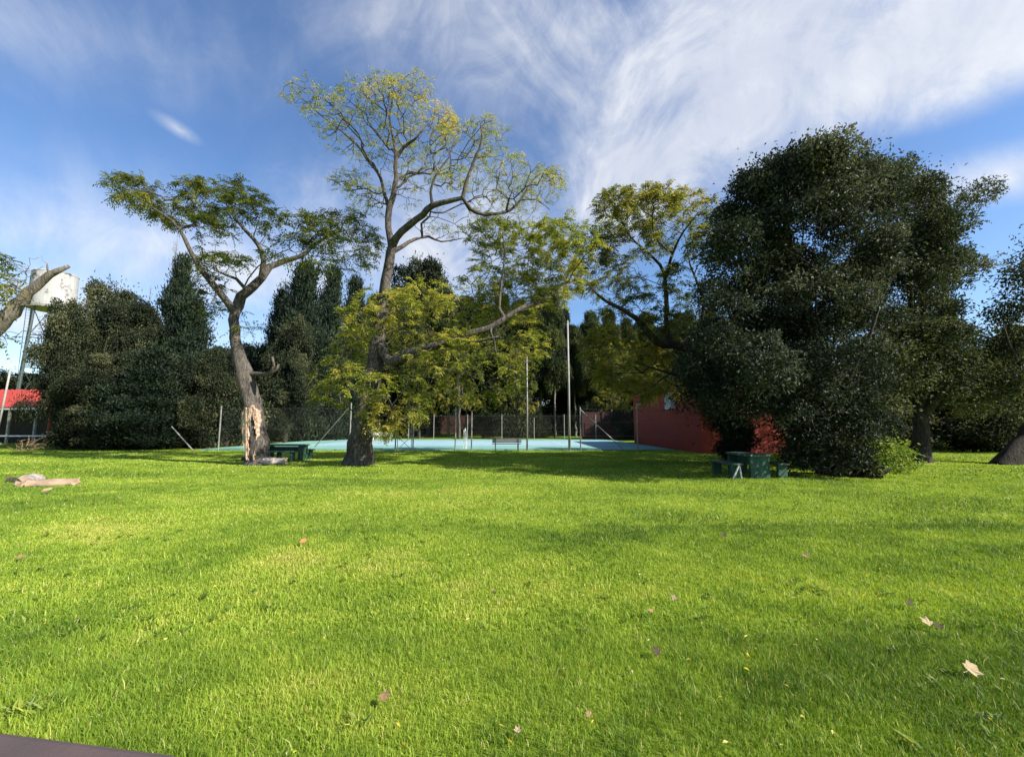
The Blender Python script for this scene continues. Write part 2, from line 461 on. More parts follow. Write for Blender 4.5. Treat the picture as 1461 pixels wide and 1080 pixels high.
thick = mixc(N, L, 1.0, thick, (CLOUD_B, CLOUD_B, CLOUD_B), 'MULTIPLY')
c1 = N.new('ShaderNodeHueSaturation'); c1.inputs['Saturation'].default_value = 1.12; c1.inputs['Value'].default_value = 1.16; c1.inputs['Hue'].default_value = .504
L.new(sky.outputs[0], c1.inputs['Color'])
L.new(mixc(N, L, math_(N, L, 'MULTIPLY', dens, .88), c1.outputs[0], thick), bg.inputs[0])

S.view_settings.view_transform = 'Standard'; S.view_settings.look = 'None'
S.view_settings.exposure = 1.12; S.view_settings.gamma = 1
S.cycles.max_bounces = 6; S.cycles.diffuse_bounces = 3; S.cycles.transmission_bounces = 3; S.cycles.transparent_max_bounces = 4
S.cycles.use_denoising = True
try: S.cycles.denoiser = 'OPENIMAGEDENOISE'
except Exception: pass

# ------------------------------------------------------------------ ground and lawn
def vnoise(x, y, sc, seed):
    r = np.random.default_rng(seed); G = r.uniform(0, 1, (128, 128))
    x = np.asarray(x) * sc + 1000.3; y = np.asarray(y) * sc + 1000.7
    i = np.floor(x).astype(int); j = np.floor(y).astype(int); fx = x - i; fy = y - j
    fx = fx * fx * (3 - 2 * fx); fy = fy * fy * (3 - 2 * fy)
    a = G[i % 128, j % 128]; b = G[(i + 1) % 128, j % 128]; c = G[i % 128, (j + 1) % 128]; d = G[(i + 1) % 128, (j + 1) % 128]
    return (a * (1 - fx) + b * fx) * (1 - fy) + (c * (1 - fx) + d * fx) * fy
def patch(x, y):
    """0 lush .. 1 dry and yellow, mown in faint stripes across the view"""
    n = .45 * vnoise(x * .45, y, .55, 1) + .3 * vnoise(x * .6, y, 1.6, 2) + .25 * vnoise(x, y, 5, 3)
    dry = np.clip((vnoise(x * .3, y, .42, 9) - .62) * 3.2, 0, 1) * .35 + np.clip((vnoise(x * .7, y, 1.3, 61) - .74) * 4, 0, 1) * .3
    big = .12 * (vnoise(x * .35, y * .9, .33, 41) - .5) + .18 * (vnoise(x, y, 1.3, 42) - .5)
    near_dry = big + .36 * np.exp(-((x + .9) / .75) ** 2 - ((y - 2.45) / .35) ** 2) + .25 * np.exp(-((x + 1.5) / 4) ** 2 - ((y - 12.5) / 1.1) ** 2) + .3 * np.exp(-((x - 2.2) / 2.2) ** 2 - ((y - 8) / .5) ** 2)
    return np.clip((n - .5) * 1.5 + .36, 0, 1) + dry + near_dry + .10 * (vnoise(x * .25, y, .8, 31) - .5)

m, N, L = mat('lawn_soil')
out = N.new('ShaderNodeOutputMaterial'); p = N.new('ShaderNodeBsdfPrincipled'); L.new(p.outputs[0], out.inputs[0])
p.inputs['Roughness'].default_value = 1; p.inputs['Specular IOR Level'].default_value = 0
g = N.new('ShaderNodeTexCoord').outputs['Object']
c = ramp(N, L, noise(N, L, .7, 8, .7, g), [(.3, (.15, .23, .02)), (.55, (.24, .32, .03)), (.75, (.32, .34, .05))])
L.new(mixc(N, L, math_(N, L, 'MULTIPLY', noise(N, L, 30, 5, .7, g), .8), c, (.09, .12, .02)), p.inputs['Base Color'])
b = N.new('ShaderNodeBump'); b.inputs['Strength'].default_value = .6; b.inputs['Distance'].default_value = .05
L.new(noise(N, L, 25, 8, .8, g), b.inputs['Height']); L.new(b.outputs[0], p.inputs['Normal'])
M['soil'] = m
gm = MB(); gm.add([(-400, -60, 0), (400, -60, 0), (400, 600, 0), (-400, 600, 0)], [(0, 1, 2, 3)])
tag(gm.build('ground', M['soil']), kind='structure')

m, N, L = mat('grass_blade')
out = N.new('ShaderNodeOutputMaterial')
a = N.new('ShaderNodeAttribute'); a.attribute_name = 'tint'
c = ramp(N, L, a.outputs['Fac'], [(0, (.07, .135, .018)), (.35, (.19, .295, .030)), (.62, (.33, .425, .048)), (.85, (.48, .45, .11)), (1, (.54, .47, .25))])
p = N.new('ShaderNodeBsdfPrincipled'); L.new(c, p.inputs['Base Color']); p.inputs['Roughness'].default_value = .5; p.inputs['Specular IOR Level'].default_value = .25
t = N.new('ShaderNodeBsdfTranslucent'); L.new(mixc(N, L, .5, c, (1.7, 1.5, .3), 'MULTIPLY'), t.inputs[0])
x = N.new('ShaderNodeMixShader'); x.inputs[0].default_value = .35
L.new(p.outputs[0], x.inputs[1]); L.new(t.outputs[0], x.inputs[2]); L.new(x.outputs[0], out.inputs[0])
M['grass'] = m

def blades(y0, y1, dens, h, w, three=True, seed=0):
    rg = np.random.default_rng(seed)
    def half(y): return 1.33 * y + 1.6
    A = (half(y0) + half(y1)) * (y1 - y0); n = int(A * dens)
    y = rg.uniform(y0, y1, n * 2); keep = rg.uniform(0, 1, n * 2) < half(y) / half(y1); y = y[keep][:n]
    n = len(y); x = rg.uniform(-1, 1, n) * half(y)
    pt = patch(x, y)
    tuft = vnoise(x, y, 7, 21) * .6 + vnoise(x, y, 2.2, 22) * .5
    hh = h * rg.uniform(.45, 1.25, n) * (.55 + .85 * tuft) * (1.15 - .5 * np.clip(pt, 0, 1))
    # lusher, taller growth in the tufts; some blades stand out above the mown height
    tall = rg.uniform(0, 1, n) < .012; hh = np.where(tall, hh * 1.6, hh)
    az = rg.uniform(0, 2 * np.pi, n); lean = rg.uniform(.1, .95, n) * hh
    dx = np.cos(az) * lean; dy = np.sin(az) * lean
    fa = rg.uniform(0, 2 * np.pi, n); ww = w * rg.uniform(.6, 1.3, n) * np.where(tall, 1.3, 1)
    sx_ = np.cos(fa) * ww * .5; sy_ = np.sin(fa) * ww * .5
    z0 = np.zeros(n)
    b0 = np.stack([x - sx_, y - sy_, z0], 1); b1 = np.stack([x + sx_, y + sy_, z0], 1)
    tip = np.stack([x + dx, y + dy, hh * .92], 1)
    tint = np.clip(.08 + pt * .75 + rg.normal(0, .11, n), 0, .8)
    dead = rg.uniform(0, 1, n) < .035 + .20 * np.clip(pt - .55, 0, 1); tint = np.where(dead, rg.uniform(.8, 1, n), tint)
    if three:
        m0 = np.stack([x - sx_ * .8 + dx * .32, y - sy_ * .8 + dy * .32, hh * .6], 1); m1 = np.stack([x + sx_ * .8 + dx * .32, y + sy_ * .8 + dy * .32, hh * .6], 1)
        V = np.stack([b0, b1, m1, m0, tip], 1).reshape(-1, 3)
        i = np.arange(n)[:, None] * 5
        loops = np.concatenate([i, i + 1, i + 2, i + 3, i + 3, i + 2, i + 4], 1).ravel()
        st = (np.arange(n)[:, None] * 7 + np.array([0, 4])).ravel()
        return V, loops, st, np.repeat(tint, 2)
    V = np.stack([b0, b1, tip], 1).reshape(-1, 3)
    return V, np.arange(n * 3), np.arange(n) * 3, tint
parts = [blades(1.1, 3.2, 12500, .044, .0034, True, 1), blades(3.2, 6.5, 4600, .046, .006, True, 2), blades(6.5, 12, 1200, .045, .012, False, 3), blades(12, 25.2, 220, .045, .03, False, 4)]
V = []; lp = []; st = []; ti = []; nv = nl = 0
for a_, b_, c_, d_ in parts:
    V.append(a_); lp.append(b_ + nv); st.append(c_ + nl); ti.append(d_); nv += len(a_); nl += len(b_)
me = raw_mesh('grass', np.concatenate(V), np.concatenate(lp), np.concatenate(st)); face_attr(me, 'tint', np.concatenate(ti))
tag(link('lawn_grass', me, M['grass']), 'mown bright green lawn with faint yellow patches filling the foreground', 'grass', kind='stuff')
del V, lp, st, ti, parts

#PART3
# ------------------------------------------------------------------ trees traced from the photo
def put_tree(name, t, leafdata, bark, leafm, label, cat='tree', group=None, minr=0, crown='crown'):
    root = empty(name, t.o, 0, label, cat, group)
    link('trunk', t.wood(minr), M[bark], root)
    if leafdata is not None:
        link(crown, leaf_mesh(*leafdata, t.o), M[leafm], root)
    return root

# --- broken-barked tree on the left with an open umbrella of foliage
Y = 16.2; g0 = ground(366, 663)
t = Tree([g0[0], g0[1], 0], 11)
t.limb(px(Y, (366, 668, 0, .50), (367, 655, 0, .40), (368, 632, 0, .35), (362, 600, 0, .33), (357, 560, 0, .31), (352, 535, 0, .30), (342, 515, 0, .24), (337, 495, 0, .19), (336, 470, 0, .18), (335, 448, 0, .18)), .4, .2, ok=False)
t.limb(px(Y, (335, 448), (322, 430, -.3), (303, 405, -.5), (284, 381, -.8), (272, 360, -1), (262, 338, -1.2), (245, 315, -1.3), (215, 295, -1.5)), .14, .03)
t.limb(px(Y, (335, 448), (345, 424, .2), (360, 408, .3), (374, 396, .5), (385, 381, .7), (402, 374, .9), (428, 367, 1.1), (455, 345, 1.3), (485, 330, 1.5)), .21, .04)
t.limb(px(Y, (378, 391, .5), (377, 372, .3), (368, 350, 0), (352, 330, -.3), (335, 312, -.5), (325, 295, -.6)), .12, .03)
t.limb(px(Y, (349, 415, .2), (337, 398, -.2), (322, 393, -.6), (305, 385, -1)), .08, .025)
t.limb(px(Y, (310, 415, -.4), (306, 425, -.8), (300, 434, -1.2)), .05, .02)
t.limb(px(Y, (342, 435, .1), (346, 420, -.3), (349, 408, -.4)), .07, .03)
t.limb(px(Y, (359, 533), (376, 534, -.3), (387, 532, -.5), (391, 522, -.6), (389, 509, -.7)), .1, .045, ok=False)
t.limb(px(Y, (387, 532, -.5), (394, 527, -.6), (398, 520, -.6)), .06, .04, ok=False)
lob = [(193, 272, 34, 24, 42, .5), (232, 296, 34, 22, 46, .62), (180, 256, 22, 10, 16, .45), (210, 285, 30, 18, 24, .6), (255, 310, 25, 14, 18, .5), (275, 285, 32, 28, 40, .45), (305, 285, 34, 26, 44, .5),
       (342, 288, 42, 26, 50, .45), (372, 302, 26, 22, 26, .42), (330, 270, 34, 12, 22, .5), (315, 320, 46, 17, 34, .4), (275, 262, 22, 10, 12, .5), (380, 325, 14, 20, 8, .4),
       (308, 378, 36, 16, 34, .45), (303, 410, 24, 13, 18, .42), (298, 438, 20, 10, 12, .42), (340, 372, 22, 12, 10, .4), (391, 366, 16, 10, 9, .4), (350, 470, 26, 12, 5, .4), (285, 345, 12, 10, 4, .4),
       (432, 325, 40, 22, 44, .42), (460, 340, 34, 28, 36, .35), (480, 318, 40, 22, 40, .4), (512, 332, 24, 30, 30, .38), (500, 368, 36, 26, 34, .36), (420, 345, 24, 16, 18, .36), (452, 368, 26, 14, 16, .3), (530, 355, 12, 25, 10, .4)]
T, C = sample_lobes(lob, Y, t.rg, 1.6, .9)
t.grow(T, C, .3, .3, .25); t.finish(.0075)
ldata = join(fronds(t, t.ends, 6, .42, 6, .12, .042, .35), fronds(t, t.spots(450), 3, .36, 5, .115, .042, .35))
tree1 = put_tree('chinaberry_tree', t, ldata, 'bark', 'leaf_china', 'open-crowned tree at left, its trunk split open to pale wood near the ground')
# the wound low on its trunk: torn pale wood round a dark hollow
def wx(px_, py_, dy=0): return np.array(at(px_, py_, Y + dy)) - t.o
M['torn_wood'] = simple('torn_wood', (.58, .44, .32), .85, (.36, .22, .15), 5, 1, 30, stain=((.16, .08, .05), 7, .64))
M['hollow'] = simple('rotten_hollow_wood', (.055, .025, .016), 1, (.018, .01, .007), 8, 1, 25)
rr = np.random.default_rng(3)
def wound(mask, back, seed, nm, mm):
    """torn plate lying on the trunk's front: a grid over the scar, kept where mask says so, with thickness"""
    r_ = np.random.default_rng(seed); xs = np.arange(342, 371, .8); ys = np.arange(578, 658, 1.6); b = MB()
    jag = r_.normal(0, .008, (len(ys), len(xs))); jag += np.repeat(r_.normal(0, .016, (1, len(xs))), len(ys), 0) + .03 * np.sin(ys[:, None] * .23 + xs[None] * .5)
    def v(i, j, d):
        u = np.clip((xs[j] - 357) / 15.5, -1, 1); return np.array(at(xs[j], ys[i], Y - .32 * math.sqrt(1 - u * u * .97) - .08 + back + jag[i, j] + d)) - t.o
    for i in range(len(ys) - 1):
        for j in range(len(xs) - 1):
            if mask(xs[j] + .7 * math.sin(ys[i] * .31 + seed) + .4 * math.sin(ys[i] * .9), ys[i] + 1.5 * math.sin(xs[j] * 1.3) + 2 * math.sin(xs[j] * .6)):
                q = [v(i, j, 0), v(i, j + 1, 0), v(i + 1, j + 1, 0), v(i + 1, j, 0)]; p_ = [c_ + np.array([0, .13, 0]) for c_ in q]
                b.add(q + p_, [(3, 2, 1, 0), (0, 1, 5, 4), (1, 2, 6, 5), (2, 3, 7, 6), (3, 0, 4, 7)])
    return b.build(nm, M[mm], tree1)
def outer(x, y):
    top = 580 + .05 * (x - 357) ** 2; lf = 343.5 + max(0, y - 610) * .14; rt2 = 369 - max(0, y - 600) * .14
    return y > top and lf < x < rt2 and y < 654
def inner(x, y): return ((x - 358.5) / 6.0) ** 2 + ((y - 622) / 27) ** 2 < 1 or (y > 622 and 353 < x < 360)
wound(lambda x, y: outer(x, y) and not inner(x, y), 0, 1, 'torn_wood', 'torn_wood')
wound(lambda x, y: inner(x, y) and y < 655, .13, 2, 'hollow', 'hollow')

# --- the tall tree in the middle
Y = 16.2; g0 = ground(512, 663)
t = Tree([g0[0], g0[1], 0], 21)
t.limb(px(Y, (511, 672, 0, .66), (511, 660, 0, .58), (513, 645, 0, .46), (516, 615, 0, .40), (522, 580, 0, .38), (530, 540, 0, .32), (537, 505, 0, .28), (543, 465, 0, .23), (547, 425, 0, .20), (553, 388, 0, .19), (559, 350, 0, .18)), .5, .18, ok=False)
t.limb(px(Y, (558, 352), (554, 325, -.1), (555, 297, -.2), (561, 278, -.3), (566, 254, -.4), (565, 226, -.5), (576, 209, -.6), (592, 200, -.8), (604, 185, -1)), .14, .035)
t.limb(px(Y, (555, 297, -.2), (549, 277, .2), (540, 247, .6), (524, 229, .8), (513, 211, 1), (494, 193, 1.1), (463, 169, 1.2), (434, 143, 1.3), (408, 116, 1.4)), .08, .012)
t.limb(px(Y, (565, 226, -.5), (562, 200, -.2), (556, 170, 0), (560, 140, .2), (562, 118, .3)), .06, .012)
t.limb(px(Y, (558, 352), (567, 340, -.3), (585, 322, -.8), (603, 308, -1.3), (617, 294, -1.7), (640, 288, -2), (660, 283, -2.2), (664, 262, -2.3), (677, 229, -2.5), (688, 197, -2.6), (686, 176, -2.7)), .155, .02)
t.limb(px(Y, (657, 284, -2.2), (670, 297, -1.8), (690, 306, -1.4), (722, 303, -1), (742, 286, -.6), (757, 261, -.3), (772, 248, 0), (800, 243, .2)), .085, .012)
t.limb(px(Y, (742, 286, -.6), (765, 285, -.4), (785, 300, -.2)), .035, .012)
t.limb(px(Y, (617, 294, -1.7), (614, 275, -1.9), (622, 250, -2), (640, 225, -2.1), (650, 195, -2.1)), .06, .012)
t.limb(px(Y, (563, 360), (575, 350, .4), (592, 342, .8), (612, 338, 1.2), (630, 345, 1.6), (660, 340, 2)), .10, .02)
t.limb(px(Y, (540, 492), (556, 515, -.5), (585, 506, -1), (611, 497, -1.4), (648, 486, -1.6), (672, 475, -1.6), (701, 466, -1.5), (720, 454, -1.4), (746, 438, -1.2), (771, 430, -1), (800, 412, -.6), (825, 395, -.3)), .19, .03)
t.limb(px(Y, (650, 486, -1.6), (680, 488, -1.9), (712, 480, -2.2)), .07, .03)
t.limb(px(Y, (712, 460, -1.5), (712, 440, -1.4), (716, 400, -1.2), (720, 360, -1), (716, 330, -.8)), .07, .015)
t.limb(px(Y, (697, 468, -1.5), (705, 485, -1.9), (708, 505, -2.1)), .05, .015)
up = [(430, 132, 30, 22, 26, .45), (470, 160, 36, 34, 40, .42), (505, 150, 36, 34, 46, .45), (545, 130, 34, 24, 46, .55), (585, 130, 38, 24, 50, .62), (560, 165, 48, 34, 56, .42), (500, 195, 40, 30, 40, .35), (625, 172, 30, 24, 60, .82), (642, 178, 16, 16, 26, .85),
      (605, 200, 44, 30, 46, .5), (545, 215, 46, 30, 44, .32), (498, 258, 28, 16, 36, .32), (520, 280, 28, 18, 32, .32), (540, 285, 20, 20, 14, .35), (600, 245, 44, 30, 40, .35), (650, 215, 40, 40, 44, .5), (690, 195, 36, 30, 46, .5), (700, 235, 44, 34, 48, .42),
      (640, 255, 30, 24, 26, .45), (740, 255, 40, 34, 50, .45), (775, 265, 32, 26, 40, .5), (790, 250, 20, 14, 16, .5), (735, 285, 44, 22, 36, .45), (690, 285, 40, 26, 34, .4), (620, 320, 36, 20, 22, .45), (580, 265, 22, 30, 18, .3)]
low = [(690, 330, 50, 24, 46, .5), (740, 330, 44, 34, 52, .55), (790, 330, 34, 40, 52, .6), (720, 375, 50, 34, 60, .5), (775, 385, 40, 36, 50, .55), (690, 410, 40, 30, 44, .5), (810, 390, 24, 30, 24, .6), (745, 410, 40, 24, 36, .55),
       (700, 435, 50, 26, 46, .62), (745, 465, 36, 34, 40, .68), (760, 495, 20, 22, 18, .7), (660, 450, 44, 30, 46, .62), (640, 495, 46, 26, 50, .6), (690, 510, 40, 30, 34, .5), (720, 540, 30, 30, 22, .48), (690, 560, 26, 26, 18, .42),
       (600, 430, 54, 34, 66, .72), (555, 445, 50, 36, 66, .78), (520, 455, 36, 36, 46, .75), (540, 485, 44, 26, 50, .8), (590, 480, 50, 30, 60, .78), (620, 520, 40, 24, 40, .66), (575, 520, 40, 26, 40, .66), (500, 500, 34, 24, 32, .62), (480, 535, 30, 26, 38, .68), (470, 565, 24, 20, 22, .66),
       (505, 545, 34, 26, 30, .66), (548, 560, 30, 26, 30, .6), (545, 595, 22, 26, 40, .85, -1.0), (535, 580, 20, 20, 20, .8, -1.0), (560, 605, 14, 10, 10, .8, -1.0), (590, 580, 20, 16, 14, .6), (600, 555, 20, 18, 12, .55), (650, 540, 26, 26, 18, .5)]
up = [(*l[:4], int(l[4] * 2.0), l[5] + .24) for l in up]
low = [(*l[:4], int(l[4] * (1.5 if l[0] > 660 and l[1] < 450 else .85 if l[0] < 640 else .9)), l[5] + .02, *l[6:]) for l in low]
low += [(800, 345, 34, 26, 34, .6), (832, 345, 26, 30, 24, .6), (822, 385, 26, 24, 22, .6), (790, 425, 30, 18, 20, .7)]
T, C = sample_lobes(up, Y, t.rg, 2.0, .9); T2, C2 = sample_lobes(low, Y, t.rg, 1.8, 1.0)
# epicormic shoots leave the trunk, so the trunk's upper half can carry twigs
for i in range(len(t.P)):
    if t.P[i][2] > 1.4: t.ok[i] = True
t.grow(np.concatenate([T, T2]), np.concatenate([C, C2]), .3, .3, .12); t.finish(.0085, .41)
tz = t.P[t.ends][:, 2]
def low_part(i):
    x, y = proj(t.P[i]); return (y > 395) | ((x > 665) & (y > 312))
hi = t.ends[~low_part(t.ends)]; lo_ = t.ends[low_part(t.ends)]
# the top is half bare: small thin leaves; the lower boughs carry full drooping ones
sp_ = t.spots(4200); sp_lo = sp_[low_part(sp_)]
ldata = join(fronds(t, hi, 4, .33, 5, .076, .029, .2), fronds(t, lo_, 7, .36, 6, .105, .04, .3), fronds(t, sp_lo[:1300], 3, .34, 5, .10, .04, .3))
tree2 = put_tree('tall_tree', t, ldata, 'bark', 'leaf_yellow', 'tallest tree, thick trunk with sparse bare-twigged top and yellowing lower boughs')

# --- the bough-spreading tree whose trunk stands in the dark mass on the right
Y = 18.0; g0 = ground(1046, 652)
t = Tree([g0[0], g0[1], 0], 31)
t.limb(px(Y, (1046, 658, 0, .3), (1044, 620, 0, .24), (1038, 575, 0, .24), (1022, 530, 0, .23), (1005, 505, 0, .22), (983, 496, -.3, .20), (958, 491, -.5, .17), (937, 487, -.8, .15), (917, 463, -1.1, .12), (897, 447, -1.4, .09), (862, 428, -1.8, .06), (838, 405, -2, .02)), .3, .05, ok=True)
t.limb(px(Y, (960, 491, -.5), (952, 472, -.2), (951, 430, 0), (947, 388, .2), (926, 362, .5), (901, 340, .8), (885, 310, 1)), .13, .02)
t.limb(px(Y, (950, 400, .2), (956, 372, -.3), (968, 342, -.7), (982, 322, -1), (997, 303, -1.2)), .08, .015)
t.limb(px(Y, (1010, 508), (1003, 470, .5), (1002, 425, .9), (985, 378, 1.3), (980, 350, 1.5)), .11, .02)
t.limb(px(Y, (1030, 545), (1005, 541, -.8), (975, 536, -1.2), (940, 528, -1.6), (905, 515, -2)), .12, .02)
lob = [(880, 290, 34, 18, 46, .62), (930, 283, 40, 17, 52, .66), (980, 290, 30, 22, 44, .72), (905, 318, 44, 24, 50, .5), (868, 345, 30, 18, 32, .5), (950, 325, 36, 28, 46, .5), (850, 370, 22, 20, 22, .5), (858, 410, 32, 16, 26, .48), (900, 400, 26, 18, 20, .42), (885, 375, 22, 18, 14, .42), (930, 355, 24, 22, 18, .4),
       (960, 400, 26, 24, 24, .38), (945, 458, 30, 20, 30, .32), (985, 440, 24, 30, 22, .32), (1000, 350, 26, 30, 34, .5), (910, 430, 30, 16, 18, .4), (1010, 300, 14, 18, 10, .6), (880, 440, 24, 14, 14, .45),
       (915, 505, 50, 26, 60, .75), (880, 530, 36, 24, 40, .75), (940, 545, 46, 20, 50, .8), (860, 490, 26, 26, 30, .65), (905, 555, 34, 14, 26, .85), (970, 520, 30, 20, 24, .45), (930, 480, 40, 14, 16, .4)]  # low boughs' yellow tint raised to stand in for sunlight missing there
lob = [(*l[:4], int(l[4] * 1.3), l[5] + .1) for l in lob]
T, C = sample_lobes(lob, Y, t.rg, 1.6, .9)
t.grow(T, C, .3, .3, .15); t.finish(.007)
put_tree('locust_tree', t, join(fronds(t, t.ends, 7, .42, 6, .125, .046, .35), fronds(t, t.spots(1600), 3, .38, 5, .12, .044, .35)), 'bark_dark', 'leaf_china', 'feathery yellow-green tree leaning its dark curved boughs out over the court from the right')

# --- the great dark tree on the right: a dense glossy crown down to the picnic table
Y = 13.2; g0 = ground(1180, 676)
t = Tree([g0[0], g0[1], 0], 41)
t.limb(px(Y, (1180, 680, 0, .30), (1180, 650, 0, .22), (1178, 600, 0, .2), (1172, 540, 0, .18), (1155, 450, 0, .14), (1130, 360, 0, .09), (1115, 290, 0, .04)), .3, .05)
t.limb(px(Y, (1180, 640), (1192, 570, .3), (1205, 480, .6), (1220, 380, .9), (1225, 300, 1.1), (1215, 240, 1.2)), .16, .03)
t.limb(px(Y, (1178, 640), (1150, 590, .8), (1110, 520, 1.4), (1070, 440, 1.8), (1055, 350, 2)), .13, .03)
t.limb(px(Y, (1179, 610), (1140, 570, -.8), (1100, 540, -1.2), (1060, 520, -1.4)), .09, .02)
t.limb(px(Y, (1186, 600), (1210, 540, -1), (1240, 480, -1.6), (1260, 420, -1.8)), .09, .02)
lob = []
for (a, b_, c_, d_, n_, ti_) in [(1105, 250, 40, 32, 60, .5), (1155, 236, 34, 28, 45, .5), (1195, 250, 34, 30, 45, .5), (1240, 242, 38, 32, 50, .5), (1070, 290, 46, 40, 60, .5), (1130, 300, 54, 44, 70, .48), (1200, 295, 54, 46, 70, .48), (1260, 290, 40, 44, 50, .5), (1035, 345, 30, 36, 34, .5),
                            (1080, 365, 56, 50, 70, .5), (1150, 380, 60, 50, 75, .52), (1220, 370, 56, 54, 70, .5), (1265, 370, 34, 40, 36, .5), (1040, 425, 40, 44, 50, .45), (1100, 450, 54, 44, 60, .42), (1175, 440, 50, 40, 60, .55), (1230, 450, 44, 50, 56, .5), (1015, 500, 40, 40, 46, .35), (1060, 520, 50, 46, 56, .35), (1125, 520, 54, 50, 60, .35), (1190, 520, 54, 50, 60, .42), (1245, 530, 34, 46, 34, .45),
                            (1012, 560, 32, 34, 42, .3), (1050, 575, 36, 28, 36, .3), (1115, 575, 40, 26, 40, .3), (1160, 590, 50, 40, 54, .35), (1215, 590, 44, 40, 46, .4), (1200, 630, 50, 28, 50, .4), (1155, 630, 26, 30, 28, .35), (1150, 405, 50, 14, 30, .85), (990, 530, 22, 40, 30, .3), (1140, 652, 18, 16, 18, .3)]:  # lower and left lobes darker: the crown's shade put into the tint
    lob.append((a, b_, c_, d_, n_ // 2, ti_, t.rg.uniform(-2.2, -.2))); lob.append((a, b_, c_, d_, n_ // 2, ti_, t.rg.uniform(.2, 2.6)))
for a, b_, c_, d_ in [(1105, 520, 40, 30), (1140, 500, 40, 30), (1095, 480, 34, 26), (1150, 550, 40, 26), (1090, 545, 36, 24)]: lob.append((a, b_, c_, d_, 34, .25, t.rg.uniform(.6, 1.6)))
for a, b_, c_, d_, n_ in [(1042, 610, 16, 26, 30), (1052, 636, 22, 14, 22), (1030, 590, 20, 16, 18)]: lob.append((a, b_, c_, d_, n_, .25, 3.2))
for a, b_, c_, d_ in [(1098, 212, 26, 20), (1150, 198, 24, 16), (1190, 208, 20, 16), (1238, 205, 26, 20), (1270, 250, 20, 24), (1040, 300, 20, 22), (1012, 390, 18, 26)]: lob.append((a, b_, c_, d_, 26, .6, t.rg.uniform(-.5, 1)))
T, C = sample_lobes(lob, Y, t.rg, 2, 1.3, .6)
T[:, 2] = np.maximum(T[:, 2], .35)
OUT = [(980, 500), (977, 555), (1002, 600), (1026, 648), (1075, 648), (1084, 608), (1112, 606), (1122, 645), (1138, 664), (1225, 670), (1252, 640), (1262, 560), (1275, 480), (1288, 420), (1283, 330), (1275, 262), (1258, 222), (1236, 212), (1206, 226), (1186, 208), (1160, 206), (1138, 218), (1112, 220), (1078, 243), (1046, 268), (1040, 292), (1018, 328), (1012, 400), (994, 450)]
k_ = inside(T, OUT); T, C = T[k_], C[k_]
t.grow(T, C, .25, .35, .1); t.finish(.0075)
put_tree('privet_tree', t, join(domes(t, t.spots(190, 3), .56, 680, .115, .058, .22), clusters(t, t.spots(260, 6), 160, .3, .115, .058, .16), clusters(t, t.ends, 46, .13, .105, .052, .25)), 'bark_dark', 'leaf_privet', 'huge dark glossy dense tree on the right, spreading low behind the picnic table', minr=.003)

# --- its lighter neighbour with a forked pale trunk
Y = 17.2; g0 = ground(1314, 659)
t = Tree([g0[0], g0[1], 0], 51)
t.limb(px(Y, (1314, 664, 0, .36), (1314, 652, 0, .28), (1316, 620, 0, .26), (1316, 595, 0, .25), (1308, 540, 0, .17), (1306, 490, 0, .15), (1298, 420, 0, .11), (1300, 340, 0, .06)), .3, .05)
t.limb(px(Y, (1316, 597), (1327, 580, -.3), (1338, 565, -.5), (1350, 530, -.6), (1352, 470, -.5), (1350, 400, 0), (1345, 330, .3)), .17, .03)
t.limb(px(Y, (1345, 340, .3), (1360, 322, .6), (1378, 298, .8), (1395, 282, .9), (1422, 272, 1)), .05, .012)
t.limb(px(Y, (1350, 350, .3), (1372, 330, .8), (1392, 308, 1), (1402, 292, 1.1)), .04, .012)
t.limb(px(Y, (1352, 400, .2), (1375, 388, .5), (1395, 378, .8), (1424, 379, 1)), .05, .012)
lob = [(1290, 262, 34, 30, 50, .5), (1325, 275, 34, 30, 50, .5), (1350, 310, 26, 40, 44, .5), (1310, 330, 44, 44, 64, .5), (1350, 365, 36, 36, 46, .5), (1300, 400, 44, 44, 60, .5), (1345, 430, 44, 44, 60, .55), (1385, 365, 14, 12, 14, .55), (1290, 470, 44, 44, 56, .55), (1340, 490, 46, 40, 56, .6), (1375, 470, 24, 40, 34, .6), (1385, 520, 34, 34, 40, .6),
       (1300, 540, 44, 34, 46, .55), (1350, 550, 44, 30, 46, .6), (1395, 565, 34, 26, 36, .65), (1270, 560, 30, 30, 30, .75), (1270, 510, 24, 26, 24, .7)]
lob = [(*l[:4], l[4] // 2, l[5], s_ * t.rg.uniform(.2, 1.8)) for l in lob for s_ in (-1, 1)]
T, C = sample_lobes(lob, Y, t.rg, 2, 1.2, .6)
tipl = [(1395, 280, 24, 8, 16, .95, .9), (1415, 272, 10, 5, 8, .95, 1), (1395, 312, 12, 10, 8, .95, 1), (1405, 378, 20, 5, 16, .9, .9), (1375, 300, 12, 16, 8, .9, .8)]
OUT = [(1240, 300), (1255, 240), (1285, 232), (1318, 246), (1342, 275), (1356, 312), (1360, 350), (1380, 366), (1388, 384), (1366, 400), (1368, 440), (1380, 480), (1400, 512), (1415, 550), (1420, 590), (1395, 598), (1356, 572), (1345, 548), (1318, 546), (1296, 566), (1255, 590), (1240, 480)]
k_ = inside(T, OUT); T, C = T[k_], C[k_]
T2, C2 = sample_lobes(tipl, Y, t.rg, 0, .5)
t.grow(np.concatenate([T, T2]), np.concatenate([C, C2]), .25, .35, .1); t.finish(.0075)
tt = np.array(t.tint); sp_ = t.spots(1100, 3); sp_ = sp_[tt[sp_] < .84]; en_ = t.ends[tt[t.ends] < .84]; fe_ = t.ends[tt[t.ends] >= .84]
bdata = join(domes(t, sp_[:105], .62, 460, .125, .064, .2), clusters(t, sp_[105:260], 110, .3, .125, .064, .16), clusters(t, en_, 40, .15, .12, .06, .25), fronds(t, fe_, 4, .30, 5, .085, .032, .3))
